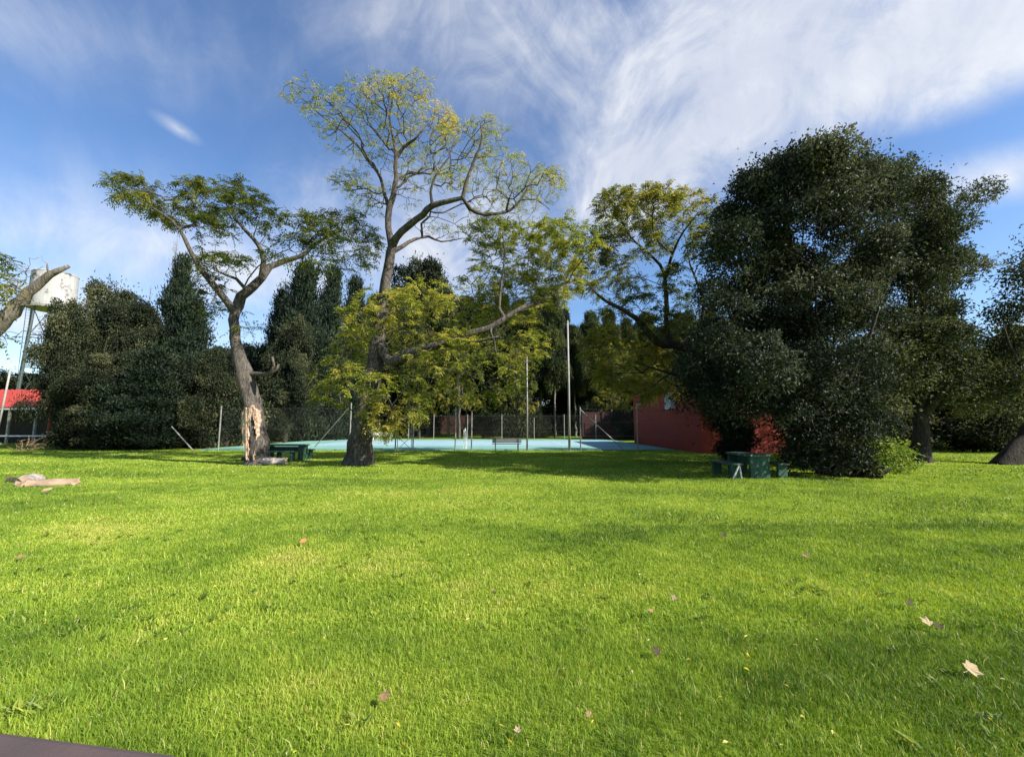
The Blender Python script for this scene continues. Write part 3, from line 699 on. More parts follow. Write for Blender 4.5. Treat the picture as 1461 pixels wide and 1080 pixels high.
put_tree('forked_tree', t, bdata, 'bark_dark', 'leaf_mid', 'dark tree at right, trunk forked low, two pale feathery boughs against the sky', minr=.003)

# --- leaning trunk at the right edge
Y = 16.3; g0 = ground(1436, 662)
t = Tree([g0[0], g0[1], 0], 61)
t.limb(px(Y, (1432, 668, 0, .42), (1440, 656, 0, .36), (1455, 636, 0, .33), (1480, 605, 0, .3), (1505, 560, 0, .25), (1510, 500, 0, .18), (1500, 430, 0, .1), (1485, 380, 0, .05)), .3, .1)
t.limb(px(Y, (1505, 550), (1480, 535, -.3), (1455, 520, -.6), (1440, 490, -.8), (1432, 465, -.9)), .1, .02)
t.limb(px(Y, (1500, 430), (1480, 410, -.3), (1460, 392, -.5)), .06, .02)
lob = [(1440, 448, 24, 14, 34, .4), (1450, 480, 26, 18, 36, .4), (1430, 500, 22, 16, 28, .4), (1455, 530, 30, 26, 40, .45), (1430, 545, 30, 22, 36, .45), (1450, 575, 30, 20, 26, .5), (1455, 392, 16, 12, 20, .35), (1490, 420, 40, 40, 50, .4), (1510, 350, 40, 40, 50, .4), (1500, 490, 40, 40, 40, .4)]
T, C = sample_lobes(lob, Y, t.rg, 1.4, 1)
t.grow(T, C, .3, .35, .1); t.finish(.0075)
put_tree('leaning_tree', t, clusters(t, t.spots(1100, 3), 34, .28, .14, .065, .2), 'bark_dark', 'leaf_mid', 'tree at the right edge with a thick trunk leaning out of the picture', minr=.006)

# --- broken bough reaching in at the left edge
Y = 12.0
g0 = np.array([at(-75, 600, Y)[0], Y, 0.])
t = Tree(g0, 71)
t.limb([np.r_[g0 + [0, 0, -.05], .42], np.r_[g0 + [0, 0, .8], .33], np.r_[at(-72, 560, Y), .3], np.r_[at(-55, 515, Y), .26], np.r_[at(-25, 483, Y), .22], np.r_[at(3, 460, Y), .19], np.r_[at(32, 428, Y), .15], np.r_[at(58, 402, Y), .11], np.r_[at(82, 388, Y), .085], np.r_[at(98, 380, Y), .05]], .3, .05, step=.2)
t.limb(px(Y, (72, 394), (68, 384, -.1), (67, 376, -.1)), .04, .015, step=.1)
t.limb(px(Y, (25, 437), (42, 436, -.1), (58, 436, -.2)), .045, .015, step=.15)
t.limb(px(Y, (-60, 520), (-50, 470, .4), (-30, 410, .6), (-10, 370, .8)), .12, .03)
bare = [(40, 385, 16, 14, 16, .5), (52, 372, 10, 12, 9, .5), (30, 400, 16, 14, 12, .5), (35, 470, 26, 14, 10, .5)]
leafy = [(2, 372, 12, 10, 26, .5), (8, 405, 14, 14, 30, .7), (-6, 425, 14, 20, 24, .6), (2, 482, 8, 14, 14, .4), (-30, 380, 30, 30, 60, .5), (20, 415, 10, 10, 8, .6)]
T, C = sample_lobes(bare, Y, t.rg, .4, .8); T2, C2 = sample_lobes(leafy, Y, t.rg, .5, .9)
t.grow(np.concatenate([T, T2]), np.concatenate([C * 0 - 9, C2]), .3, .2, .1); t.finish(.006)
ends = t.ends[np.array(t.tint)[t.ends] > -1]
put_tree('broken_tree', t, fronds(t, ends, 4, .34, 5, .10, .04, .4), 'bark_pale', 'leaf_china', 'tree at the left edge reaching in one thick snapped bough with few leaves')

# ------------------------------------------------------------------ trees behind: one of each kind, then copies
def proto(name, bark, leafm, seed, trunk, lobes, leaf, bf=.3, rt=.009, step=.5, minr=.012, ok0=0):
    t = Tree([0, 0, 0], seed)
    for tr in trunk: t.limb([np.array(p, float) for p in tr], tr[0][3], tr[-1][3], step=.6, wob=.05)
    for i in range(len(t.P)): t.ok[i] = t.P[i][2] >= ok0
    T = []; C = []
    for (x_, y_, z_, rx, ry, rz, n_, ti_) in lobes:
        d = unit(t.rg.normal(0, 1, (n_, 3))) * t.rg.uniform(0, 1, (n_, 1)) ** .4
        T.append(np.array([x_, y_, z_]) + d * np.array([rx, ry, rz])); C.append(ti_ + t.rg.normal(0, .1, n_))
    T = np.concatenate(T); T[:, 2] = np.maximum(T[:, 2], .2)
    t.grow(T, np.concatenate(C), bf, step, .1); t.finish(rt)
    root = empty(name, (0, 0, 0))
    link('trunk', t.wood(minr), M[bark], root)
    if leaf: link('crown', leaf_mesh(*leaf(t), t.o), M[leafm], root)
    return root
def conic(h, rad, base, n, seed, ti=.5, pw=.8, lump=.25):
    r = np.random.default_rng(seed); out = []
    k = 16
    for i in range(k):
        z = base + (h - base) * (i + .5) / k; f = 1 - (i + .5) / k
        w = rad * min(1, f ** pw * 1.15) * r.uniform(1 - lump, 1 + lump)
        for j in range(2):
            a = r.uniform(0, 6.28); out.append((math.cos(a) * w * .35, math.sin(a) * w * .35, z, w * .8, w * .8, (h - base) / k * 1.1, max(4, int(n * (w / rad + .2) / k / 2)), ti + r.uniform(-.12, .12)))
    return out
def round_(h, rad, base, n, seed, ti=.45, k=16):
    r = np.random.default_rng(seed); out = []
    for i in range(k):
        a = r.uniform(0, 6.28); q = r.uniform(0, 1) ** .5; z = base + (h - base) * r.uniform(.1, .92)
        env = math.sin(min(1, max(.0, (z - base) / (h - base))) ** .75 * 3.0) * .9 + .15
        w = rad * r.uniform(.34, .52)
        out.append((math.cos(a) * rad * q * env * .75, math.sin(a) * rad * q * env * .75, z, w, w, w * .8, n // k, ti + r.uniform(-.2, .2)))
    return out
# cypress: narrow flame, 10 m
PR = {}
PR['cypress'] = proto('cypress_tree', 'bark_dark', 'leaf_cypress', 101, [[(0, 0, -.1, .22), (0, 0, 4, .16), (.1, 0, 9.6, .03)]], conic(10, 1.5, .4, 620, 5, .5, .55, .5),
                      lambda t: clusters(t, t.spots(1500, 4), 70, .22, .26, .075, .15, 0, .1, .3, 1.2), .2, .006, .5, .02)
PR['cypress_broad'] = proto('cypress_tree', 'bark_dark', 'leaf_cypress', 102, [[(0, 0, -.1, .25), (0, .1, 4, .18), (0, 0, 9.5, .03)]], conic(10, 2.5, .3, 760, 8, .5, .6, .4),
                            lambda t: clusters(t, t.spots(1800, 4), 70, .30, .28, .09, .18, 0, .1, .4, .9), .2, .006, .5, .02)
# tall bare-stemmed evergreen, 15 m
for i, sd in enumerate((111, 112, 113)):
    PR['pine%d' % i] = proto('evergreen_tree', 'bark_pale', 'leaf_pine', sd, [[(0, 0, -.1, .24), (.2 * i - .2, 0, 5, .17), (.3 - .3 * i, .2, 10, .1), (0, 0, 14.5, .03)]],
                             conic(15, 2.5 + .4 * i, 4.6 + .8 * i, 620, sd, .42, .5, .5), lambda t: join(domes(t, t.spots(110, 4), .75, 420, .28, .09, .25, .8), clusters(t, t.spots(800, 4), 60, .34, .30, .10, .22, .1, .3, .5, .2)), .25, .008, .6, .02, 4.2)
for i, sd in enumerate((121, 122, 123)):
    PR['broad%d' % i] = proto('broadleaf_tree', 'bark_dark', 'leaf_broad', sd, [[(0, 0, -.1, .3), (0, .1, 2, .22), (.3, 0, 5, .12), (.2, .2, 7.5, .04)], [(0, 0, 1.2, .15), (-1.2, .3, 4, .08), (-1.6, .2, 6, .03)], [(0, 0, 1.0, .14), (1.3, -.4, 3.5, .08), (2, 0, 5, .03)]],
                              round_(9, 4.0, .3, 620, sd, .42, 20), lambda t: join(domes(t, t.spots(100, 4), .85, 620, .19, .10, .28), clusters(t, t.spots(150, 6), 120, .45, .2, .1, .16), clusters(t, t.ends, 40, .22, .18, .09, .25)), .25, .009, .5, .02)
for i, sd in enumerate((131, 132)):
    PR['shrub%d' % i] = proto('shrub', 'bark_dark', 'leaf_broad', sd, [[(0, 0, -.1, .08), (0, 0, 1, .05), (.1, 0, 2.4, .015)], [(0, 0, 0, .06), (.6, .2, 1.6, .015)], [(0, 0, 0, .06), (-.6, 0, 1.5, .015)]],
                              round_(3, 1.6, .1, 260, sd, .5, 12), lambda t: clusters(t, t.spots(700, 4), 50, .25, .17, .085, .25), .25, .006, .4, .012)
    PR['shrub%d' % i]['category'] = 'shrub'
PR['acacia'] = proto('acacia_tree', 'bark', 'leaf_china', 151, [[(0, 0, -.1, .2), (0, .1, 2.5, .15), (.3, 0, 5, .09), (.2, .2, 7.5, .03)], [(0, 0, 1.8, .12), (-1.2, .3, 4.5, .06), (-1.8, .2, 6, .03)], [(0, 0, 1.8, .12), (1.3, -.4, 4, .06), (2, 0, 5.5, .03)]],
                     round_(9, 3.6, 2.2, 360, 151, .62, 18), lambda t: join(fronds(t, t.ends, 6, .5, 6, .17, .07, .4), fronds(t, t.spots(700), 3, .45, 5, .17, .07, .4)), .25, .009, .5, .012, 1.5)
tb = Tree([0, 0, 0], 141); tb.limb([np.array(p, float) for p in [(0, 0, -.1), (0, 0, 8), (.1, 0, 19.5)]], .25, .02, step=.6)
for i in range(len(tb.P)): tb.ok[i] = tb.P[i][2] > 3
q = tb.rg.uniform(0, 1, 260); T = np.stack([tb.rg.normal(0, .55, 260) * (1.1 - q * .8), tb.rg.normal(0, .55, 260) * (1.1 - q * .8), 5 + 14.5 * q], 1)
tb.grow(T, np.full(260, .5), .5, .5, .6); tb.finish(.02)
PR['poplar'] = empty('poplar_tree', (0, 0, 0)); link('trunk', tb.wood(), M['bark_pale'], PR['poplar'])
HT = dict(acacia=9, cypress=10, cypress_broad=10, pine0=15, pine1=15, pine2=15, broad0=9, broad1=9, broad2=9, shrub0=3, shrub1=3, poplar=20)
RAD = dict(acacia=3.8, cypress=1.5, cypress_broad=2.4, pine0=2.6, pine1=3, pine2=3.4, broad0=4.2, broad1=4.2, broad2=4.2, shrub0=1.7, shrub1=1.7, poplar=1)
used = set()
def plant(kind, pxx, top, Y, wpx, rz, label, group=None):
    """stands at depth Y below photo column pxx, its top at photo row top, about wpx wide"""
    p = at(pxx, top, Y); h = p[2]
    o = PR[kind] if kind not in used else copy_tree(PR[kind])
    used.add(kind)
    b_ = at(pxx, 606, Y)
    o.location = (float(b_[0]), Y, 0); sz = h / HT[kind]; sw = wpx * Y / F / 2 / RAD[kind]
    o.scale = (sw, sw, sz); o.rotation_euler = (0, 0, rz)
    if group is None and 'group' in o: del o['group']
    tag(o, label, 'shrub' if 'shrub' in kind else 'tree', group)
    return o
#PART4
# left hedge of dark trees
GH = 'dark trees massed on the left'
plant('broad0', 96, 446, 27, 96, .3, 'dark leafy tree at the left end of the dark mass, under the white tank', GH)
plant('broad1', 150, 420, 30, 120, 1.2, 'dark rounded tree in the middle of the left mass, right of the tank', GH)
plant('broad2', 196, 428, 29, 110, 2.2, 'dark tree against the left side of the tall slim cypress', GH)
plant('cypress', 243, 374, 31, 52, 0, 'tall slim dark cypress rising highest from the left mass', GH)
plant('cypress_broad', 262, 425, 29, 84, .7, 'wide shaggy dark conifer just right of the slim cypress', GH)
plant('broad1', 142, 510, 25.5, 100, 4.2, 'low dark tree hanging to the ground before the left mass', GH)
plant('cypress_broad', 212, 500, 26, 100, 2.9, 'low shaggy conifer before the left mass, left of the slanting white brace', GH)
plant('broad2', 296, 488, 28, 90, 5.1, 'dull olive tree at the right end of the left mass', GH)
plant('shrub0', 325, 545, 29, 90, 1.0, 'brownish bush left of the split trunk, behind the fence', 'bushes behind the court')
plant('shrub1', 112, 585, 26, 60, 2.0, 'low dark bush at the foot of the left mass beside the red roofed shed', 'bushes at the left')
plant('poplar', 228, 335, 46, 22, 0, 'bare poplar top standing up behind the slim cypress', 'bare poplars')
plant('poplar', 196, 402, 46, 14, 2, 'short bare poplar top left of the slim cypress', 'bare poplars')
plant('poplar', 150, 440, 48, 12, 4, 'leafless poplar tip just showing above the left mass', 'bare poplars')
# behind the split tree and the tall tree
GC = 'cypresses left of the tall tree'
plant('cypress_broad', 425, 378, 39, 84, 1.1, 'broad blue-green cypress just right of the split tree', GC)
plant('cypress_broad', 392, 418, 41, 60, 4, 'dark cypress directly behind the split tree', GC)
plant('cypress', 466, 390, 41, 50, .4, 'narrow cypress between the broad blue-green one and the tall tree', GC)
plant('cypress', 497, 402, 43, 50, 2.4, 'narrow cypress close behind the tall tree trunk', GC)
plant('broad0', 408, 468, 35, 86, 3.3, 'rounded green tree behind the left picnic table', None)
plant('broad1', 365, 500, 44, 90, .9, 'grey-green tree behind the split trunk beyond the court', None)
GB = 'tall evergreens behind the tennis court'
rows = [(530, 430, 50, 56, 0), (556, 418, 55, 60, 1), (584, 440, 49, 56, 2), (612, 425, 57, 60, 0), (640, 442, 51, 54, 1), (664, 430, 58, 58, 2), (690, 440, 50, 56, 0), (716, 425, 56, 54, 1),
        (742, 437, 52, 52, 2), (770, 420, 57, 50, 0), (792, 412, 50, 42, 1), (822, 470, 54, 44, 2), (848, 452, 57, 44, 0), (872, 446, 50, 46, 1), (896, 462, 55, 52, 2), (925, 452, 58, 56, 0), (955, 470, 52, 60, 1), (985, 455, 57, 60, 2), (1020, 450, 50, 60, 0), (1060, 450, 56, 60, 1)]
where = ['above the white bench', 'first right of the white bench', 'behind the gate', 'behind the gate, on its right side', 'left of the white net post', 'directly behind the white net post', 'first right of the net post', 'above the grey bench', 'behind the shorter tall pole', 'between the two tall poles',
         'close left of the tallest pole', 'close right of the tallest pole', 'above the corner post with the long brace', 'above the long slanting brace', 'left of the red building', 'above the far corner of the red building', 'above the red building roof', 'behind the feathery yellow-green tree', 'behind the red building, left of the dark crown', 'seen through gaps in the left of the dark crown']
for (a, b_, c_, d_, k), wtxt in zip(rows, where):
    plant('pine%d' % k, a, b_, c_, d_, a * .37, 'tall dark evergreen behind the court, ' + wtxt, GB)
plant('cypress', 808, 445, 62, 26, 1, 'thin dark cypress tip in the gap behind the tallest pole', None)
plant('cypress', 833, 468, 60, 26, 2, 'small dark cypress in the sky gap right of the tallest pole', None)
plant('broad2', 610, 368, 64, 130, 2, 'green rounded tree behind the bough of the tall tree', None)
plant('broad0', 720, 452, 62, 130, 4, 'wide dark tree filling behind the evergreen trunks above the grey bench', None)
plant('broad1', 860, 470, 64, 130, 5, 'wide dark tree filling behind the evergreens right of the tallest pole', None)
plant('broad2', 560, 460, 66, 130, 1, 'wide dark tree filling behind the evergreens above the white bench', None)
plant('broad0', 965, 470, 66, 130, 2, 'wide dark tree behind the red building', None)
for a, b_, c_, d_, k, lb in [(447, 566, 47, 60, 0, 'bush behind the far left court corner'), (762, 585, 48, 44, 1, 'bush behind the court beneath the shorter tall pole'), (848, 572, 46, 50, 0, 'bush behind the court beside the corner post'), (735, 560, 46, 50, 1, 'leafy bush under the evergreens above the grey bench'), (690, 585, 49, 40, 0, 'small bush behind the net post'), (880, 590, 44, 44, 1, 'low bush left of the red building'), (600, 575, 52, 44, 0, 'bush behind the gate')]:
    plant('shrub%d' % k, a, b_, c_, d_, a * .1, 'dark green ' + lb, 'bushes behind the court')
for a, b_, c_, d_, lb in [(655, 468, 45.5, 84, 'behind the net post'), (738, 492, 46, 74, 'under the thick bough, above the grey bench'), (598, 500, 46, 70, 'behind the gate'), (884, 488, 45, 84, 'left of the red building'), (940, 520, 44.5, 80, 'just behind the red building roof'), (470, 470, 46, 80, 'behind the court left of the thick trunk')]:
    plant('acacia', a, b_, c_, d_, a * .3, 'yellow-green feathery tree ' + lb, 'yellow-green trees behind the court')
plant('broad1', 962, 535, 40.5, 120, 2, 'dark leafy tree close behind the far end of the red building', None)
plant('broad2', 1335, 540, 48, 200, 3.3, 'dark distant tree filling behind the forked trunk', None)
# right background
GR = 'dark trees at the right edge'
plant('broad1', 1390, 520, 27, 120, .5, 'dark tree behind the forked trunk, left of the leaning one', GR)
plant('broad0', 1450, 500, 30, 130, 2.5, 'dark tree behind the leaning trunk at the right edge', GR)
plant('broad2', 1260, 500, 30, 150, 1.9, 'dark tree seen through the gap under the forked crown', GR)
plant('broad0', 1530, 470, 26, 150, 4.5, 'dark tree cut by the right picture edge, beyond the leaning trunk', GR)
plant('shrub0', 1370, 592, 24, 90, 0, 'grey-green bush on the lawn edge right of the forked trunk', 'bushes on the right')
plant('shrub1', 1425, 585, 23, 80, 1, 'grey-green bush left of the leaning trunk', 'bushes on the right')
plant('shrub0', 1330, 590, 26, 80, 2.6, 'dark bush behind the forked trunk', 'bushes on the right')
plant('shrub1', 1275, 585, 25, 90, 3.6, 'dark bush behind the bright shrub at the foot of the dark tree', 'bushes on the right')
plant('acacia', 1405, 500, 24, 90, 1.2, 'mid-green tree between the forked trunk and the leaning one', GR)
plant('acacia', 1462, 455, 25, 90, 3.2, 'mid-green feathery tree above the leaning trunk', GR)
# far left and far right horizon
plant('broad1', 20, 535, 60, 150, 1, 'distant tree behind the red roofed shed', None)
for a, b_, k, lb in [(560, 560, 0, 'above the white bench'), (640, 550, 1, 'behind the net post'), (700, 565, 2, 'above the grey bench'), (790, 555, 0, 'between the tall poles'), (870, 560, 1, 'left of the red building'), (400, 560, 2, 'behind the left table'), (610, 590, 2, 'low, behind the gate'), (750, 588, 1, 'low, behind the shorter pole'), (680, 592, 0, 'low, behind the net post')]:
    plant('broad%d' % k, a, b_, 80 + k, 120, a * .2, 'far dark tree beyond the back wall, ' + lb, 'far trees beyond the back wall')
plant('broad0', 330, 560, 75, 160, 3, 'distant tree beyond the left court corner', None)
plant('broad2', 480, 545, 78, 170, 1, 'distant tree beyond the court behind the cypresses', None)
# bright shrub and ground plant at the foot of the dark tree
def small_bush(pxx, pyb, wpx, hpx, n, seed, mname, label, leafL=.13, leafW=.06, cat='shrub'):
    g_ = ground(pxx, pyb); Yb = g_[1]; k = Yb / F
    t = Tree([g_[0], Yb, 0], seed)
    for j in range(5):
        a = t.rg.uniform(0, 6.28); w = wpx * k * .4 * t.rg.uniform(.2, 1); h = hpx * k * t.rg.uniform(.5, .95)
        if j == 0: t.limb([np.array([g_[0], Yb, -.03]), np.array([g_[0] + math.cos(a) * w, Yb + math.sin(a) * w, h])], .02, .006, step=.15)
        else: t.limb([np.array([g_[0], Yb, 0.]), np.array([g_[0] + math.cos(a) * w, Yb + math.sin(a) * w, h])], .018, .006, step=.15)
    d = unit(t.rg.normal(0, 1, (n, 3))) * t.rg.uniform(.2, 1, (n, 1)) ** .5; d[:, 2] = np.abs(d[:, 2])
    T = np.array([g_[0], Yb, .05]) + d * np.array([wpx * k * .5, wpx * k * .5, hpx * k])
    t.grow(T, t.rg.uniform(.3, .8, n), .3, .2, .1); t.finish(.004)
    root = empty('shrub', t.o, 0, label, cat)
    link('stems', t.wood(), M['bark_dark'], root)
    link('foliage', leaf_mesh(*clusters(t, t.ends, 22, .12, leafL, leafW, .15), t.o), M[mname], root)
small_bush(1268, 673, 70, 46, 110, 201, 'leaf_bright', 'bright yellow-green shrub at the right foot of the big dark tree')
small_bush(1220, 679, 50, 22, 60, 202, 'leaf_broad', 'low broad-leaved dull green plant at the foot of the big dark tree', .2, .09)

# ------------------------------------------------------------------ tennis court
def sheet(name, x0, x1, y0, y1, z, m, parent=None):
    b = MB(); b.add([(x0, y0, z), (x1, y0, z), (x1, y1, z), (x0, y1, z)], [(0, 1, 2, 3)]); return b.build(name, m, parent)
M['court_green'] = simple('court_teal', (.17, .36, .29), .85, (.13, .29, .24), .5, .2, 60, stain=((.10, .17, .15), .35, .62))
M['court_blue'] = simple('court_blue', (.26, .40, .455), .85, (.215, .35, .41), .4, .2, 60, stain=((.11, .22, .27), .3, .62))
M['court_line'] = simple('court_line', (.6, .62, .6), .8, (.45, .5, .5), 3)
CY0, CY1, CX0, CX1 = 25.2, 42.5, -18.6, 9.6
mb = MB(); mb.box(((CX0 + CX1) / 2, (CY0 + CY1) / 2, .02), (CX1 - CX0, CY1 - CY0, .06))
tag(mb.build('tennis_court', M['court_green']), kind='structure')
NX = -2.75
c_ = tag(sheet('court_surface', NX - 11.9, NX + 10.4, 29.4, 38.6, .054, M['court_blue']), kind='structure')
mb = MB()
for y in (29.5, 30.6, 37.4, 38.5): mb.add([(NX - 11.85, y - .03, .058), (NX + 10.3, y - .03, .058), (NX + 10.3, y + .03, .058), (NX - 11.85, y + .03, .058)], [(0, 1, 2, 3)])
for x in (NX - 11.85, NX - 6.4, NX + 6.4, NX + 10.3): mb.add([(x - .03, 29.5, .0585), (x + .03, 29.5, .0585), (x + .03, 38.5, .0585), (x - .03, 38.5, .0585)], [(0, 1, 2, 3)])
tag(mb.build('court_lines', M['court_line']), kind='structure')
M['white_metal'] = simple('white_painted_metal', (.68, .68, .66), .5, (.5, .5, .48), 6)
M['galv'] = simple('weathered_galvanised_steel', (.30, .29, .26), .6, (.19, .185, .165), 5, .2, 30, .3)
M['pole_white'] = simple('chalky_white_pole', (.34, .33, .30), .7, (.22, .215, .2), 3)
M['dark_metal'] = simple('dark_green_metal', (.05, .07, .06), .5, (.03, .04, .035), 5)
for yy, lab in ((25.6, 'white tennis net post at the near side of the court'), (41.8, 'white tennis net post at the far side of the court')):
    r_ = empty('net_post', (at(665 if yy < 30 else 664, 606, yy)[0], yy, .05), 0, lab, 'net post')
    b = MB(); b.box((0, 0, .55), (.10, .10, 1.1)); b.build('post', M['white_metal'], r_, .01)
    b = MB(); b.tube([(-.12, 0, .80), (-.06, 0, .80)], .05, 8); b.box((-.13, 0, .5), (.05, .06, .95)); b.build('winder', M['white_metal'], r_)

# fence: posts, braces, wires and mesh
M['wire'] = simple('thin_wire', (.16, .155, .14), .5, (.10, .10, .09), 5, 0, 30, .3)
def fence_run(root, p0, p1, h, wires=(.05, .5, .98), mesh=True, pitch=.16):
    p0 = np.array(p0, float); p1 = np.array(p1, float); Ln = np.linalg.norm(p1 - p0); u = (p1 - p0) / Ln
    b = MB()
    for w in wires:
        b.tube([np.r_[p0, h * w], np.r_[p1, h * w]], .006 if w < .9 else .010, 3, False)
    if mesh:
        n = int(Ln / pitch)
        for k in range(-int(h / pitch), n):
            for sg in (1, -1):
                a = k * pitch; z0, z1 = (.05, h * .97) if sg > 0 else (h * .97, .05)
                s0, s1 = a, a + h; f0, f1 = 0., 1.
                if s0 < 0: f0 = -s0 / h
                if s1 > Ln: f1 = (Ln - s0) / h
                if f1 - f0 < .02: continue
                q0 = p0 + u * (s0 + h * f0); q1 = p0 + u * (s0 + h * f1)
                b.tube([np.r_[q0, z0 + (z1 - z0) * f0], np.r_[q1, z0 + (z1 - z0) * f1]], .0014, 3, False)
    return b.build('wire_mesh', M['wire'], root)
def post(root, x, y, h, r=.04, m='galv'):
    b = MB(); b.tube([(x, y, -.05), (x, y, h)], r, 8); b.tube([(x, y, h), (x, y, h + .03)], [r * 1.15, r * .5], 8)
    return b.build('post', M[m], root, smooth=False)
def brace(root, a, b_, r=.028):
    b = MB(); b.tube([a, b_], r, 6); return b.build('brace', M['galv'], root)
YN = 24.7
def X(pxx, y): return float(at(pxx, 606, y)[0])
fr = empty('court_fence', (0, 0, 0), 0, 'near wire mesh fence of the tennis court with thin grey posts and slanting braces', 'fence')
for pxx, h in ((314, 2.6), (500, 2.75), (565, 2.0), (590, 2.0), (650, 2.45), (673, 2.3), (828, 2.5), (909, 2.5), (982, 2.45)):
    post(fr, X(pxx, YN), YN, h)
fence_run(fr, (X(314, YN), YN), (X(500, YN), YN), 2.5)
fence_run(fr, (X(590, YN), YN), (X(828, YN), YN), 2.2, (.05, .5))
fence_run(fr, (X(828, YN), YN), (X(1075, YN), YN), 2.42, (.05, .35, .68, 1.0))
brace(fr, (X(828, YN), YN, 2.4), (X(890, YN), YN - .1, .0)); brace(fr, (X(1017, YN), YN, .9), (X(992, YN), YN - .1, 0))
brace(fr, (X(497, YN), YN, 2.5), (X(446, YN), YN + .4, .2)); brace(fr, (X(245, YN), YN, 1.4), (X(281, YN), YN - .1, 0), .035)
YF = 42.9
ff = empty('court_fence', (0, 0, 0), 0, 'far wire mesh fence of the court in front of the evergreen trunks', 'fence')
for pxx in (342, 408, 470, 541, 583, 619, 667, 716, 762, 805, 850): post(ff, X(pxx, YF), YF, 2.5 if pxx != 762 else 2.2)
fence_run(ff, (X(342, YF), YF), (X(860, YF), YF), 2.4, (.05, .5, 1.0), True, .28)
brace(ff, (X(398, YF), YF, 2.0), (X(381, YF), YF - .5, 0)); brace(ff, (X(417, YF), YF, 2.2), (X(446, YF), YF - .5, 0))
gt = empty('court_gate', (X(578, YN), YN, 0), 0, 'small metal gate with a top rail and crossed braces at the court edge', 'gate')
b = MB(); gx = X(589, YN) - X(578, YN) - .05
for sx2 in (-gx, gx): b.tube([(sx2, -.04, .05), (sx2, -.04, 1.9)], .022, 6)
for z in (.06, .85, 1.9): b.tube([(-gx, -.04, z), (gx, -.04, z)], .02, 6)
b.build('gate_frame', M['galv'], gt)
b = MB(); b.tube([(-gx, -.04, .08), (gx, -.04, .84)], .015, 5); b.tube([(-gx, -.075, .84), (gx, -.075, .08)], .015, 5); b.build('cross_brace', M['galv'], gt)

# two tall poles
def tall_pole(pxx, top, yb, label, r0, r1):
    h = float(at(pxx, top, yb)[2]); r_ = empty('light_pole', (X(pxx, yb), yb, 0), 0, label, 'pole', 'tall poles at the court')
    b = MB(); b.tube([(0, 0, -.05), (0.01, 0, h * .5), (0, 0, h)], [r0, (r0 + r1) / 2, r1], 10); b.build('pole', M['pole_white' if r0 > .06 else 'galv'], r_, smooth=True)
    b = MB(); b.tube([(-.12, 0, h - .12), (.12, 0, h - .12)], .02, 6); b.tube([(0, 0, h), (0, 0, h + .12)], [r1 * 1.4, .02], 8); b.build('bracket', M['galv'], r_)
    b = MB(); b.box((0, 0, .01), (.28, .28, .04)); b.build('base_plate', M['galv'], r_)
tall_pole(812, 460, 24.3, 'tallest thin pale pole standing at the near court edge', .075, .05)
tall_pole(752, 512, 24.6, 'shorter thin grey pole at the near court edge, right of the grey bench', .055, .04)
#PART5
# benches
M['bench_grey'] = simple('weathered_grey_boards', (.20, .20, .19), .8, (.11, .11, .105), 8, .4, 30)
M['bench_white'] = simple('white_painted_boards', (.72, .72, .7), .7, (.58, .58, .56), 6, .3, 30)
def bench(loc, rz, m, leg_m, w, label):
    r_ = empty('bench', loc, rz, label, 'bench')
    b = MB()
    for k in range(3): b.box((0, -.20 + .15 * k, .42), (w, .13, .035))
    b.build('seat', m, r_, .006)
    b = MB()
    for z in (.55, .68): b.box((0, .20 + (z - .42) * .22, z), (w, .03, .115), rx=-.2)
    b.build('backrest', m, r_, .006)
    for sx_ in (-1, 1):
        b = MB(); x_ = sx_ * (w / 2 - .18)
        b.tube([(x_, -.24, -.02), (x_, -.14, .395)], .035, 6); b.tube([(x_, .28, -.02), (x_, .16, .395)], .035, 6)
        b.box((x_, 0, .378), (.06, .46, .05)); b.tube([(x_, .19, .39), (x_, .30, .72)], .025, 6)
        b.build('leg', leg_m, r_)
    return r_
bench((X(723, 24.2), 24.2, 0), math.pi + .04, M['bench_grey'], M['dark_metal'], 1.65, 'grey plank bench seen from behind on the near edge of the court')
bench((X(546, 40.8), 40.8, .05), .03, M['bench_white'], M['white_metal'], 1.95, 'white bench on the far side of the court beside the thick trunk')
bench((X(411, 52), 52, 0), .2, M['bench_white'], M['white_metal'], 1.3, 'small white seat beyond the far left court corner')

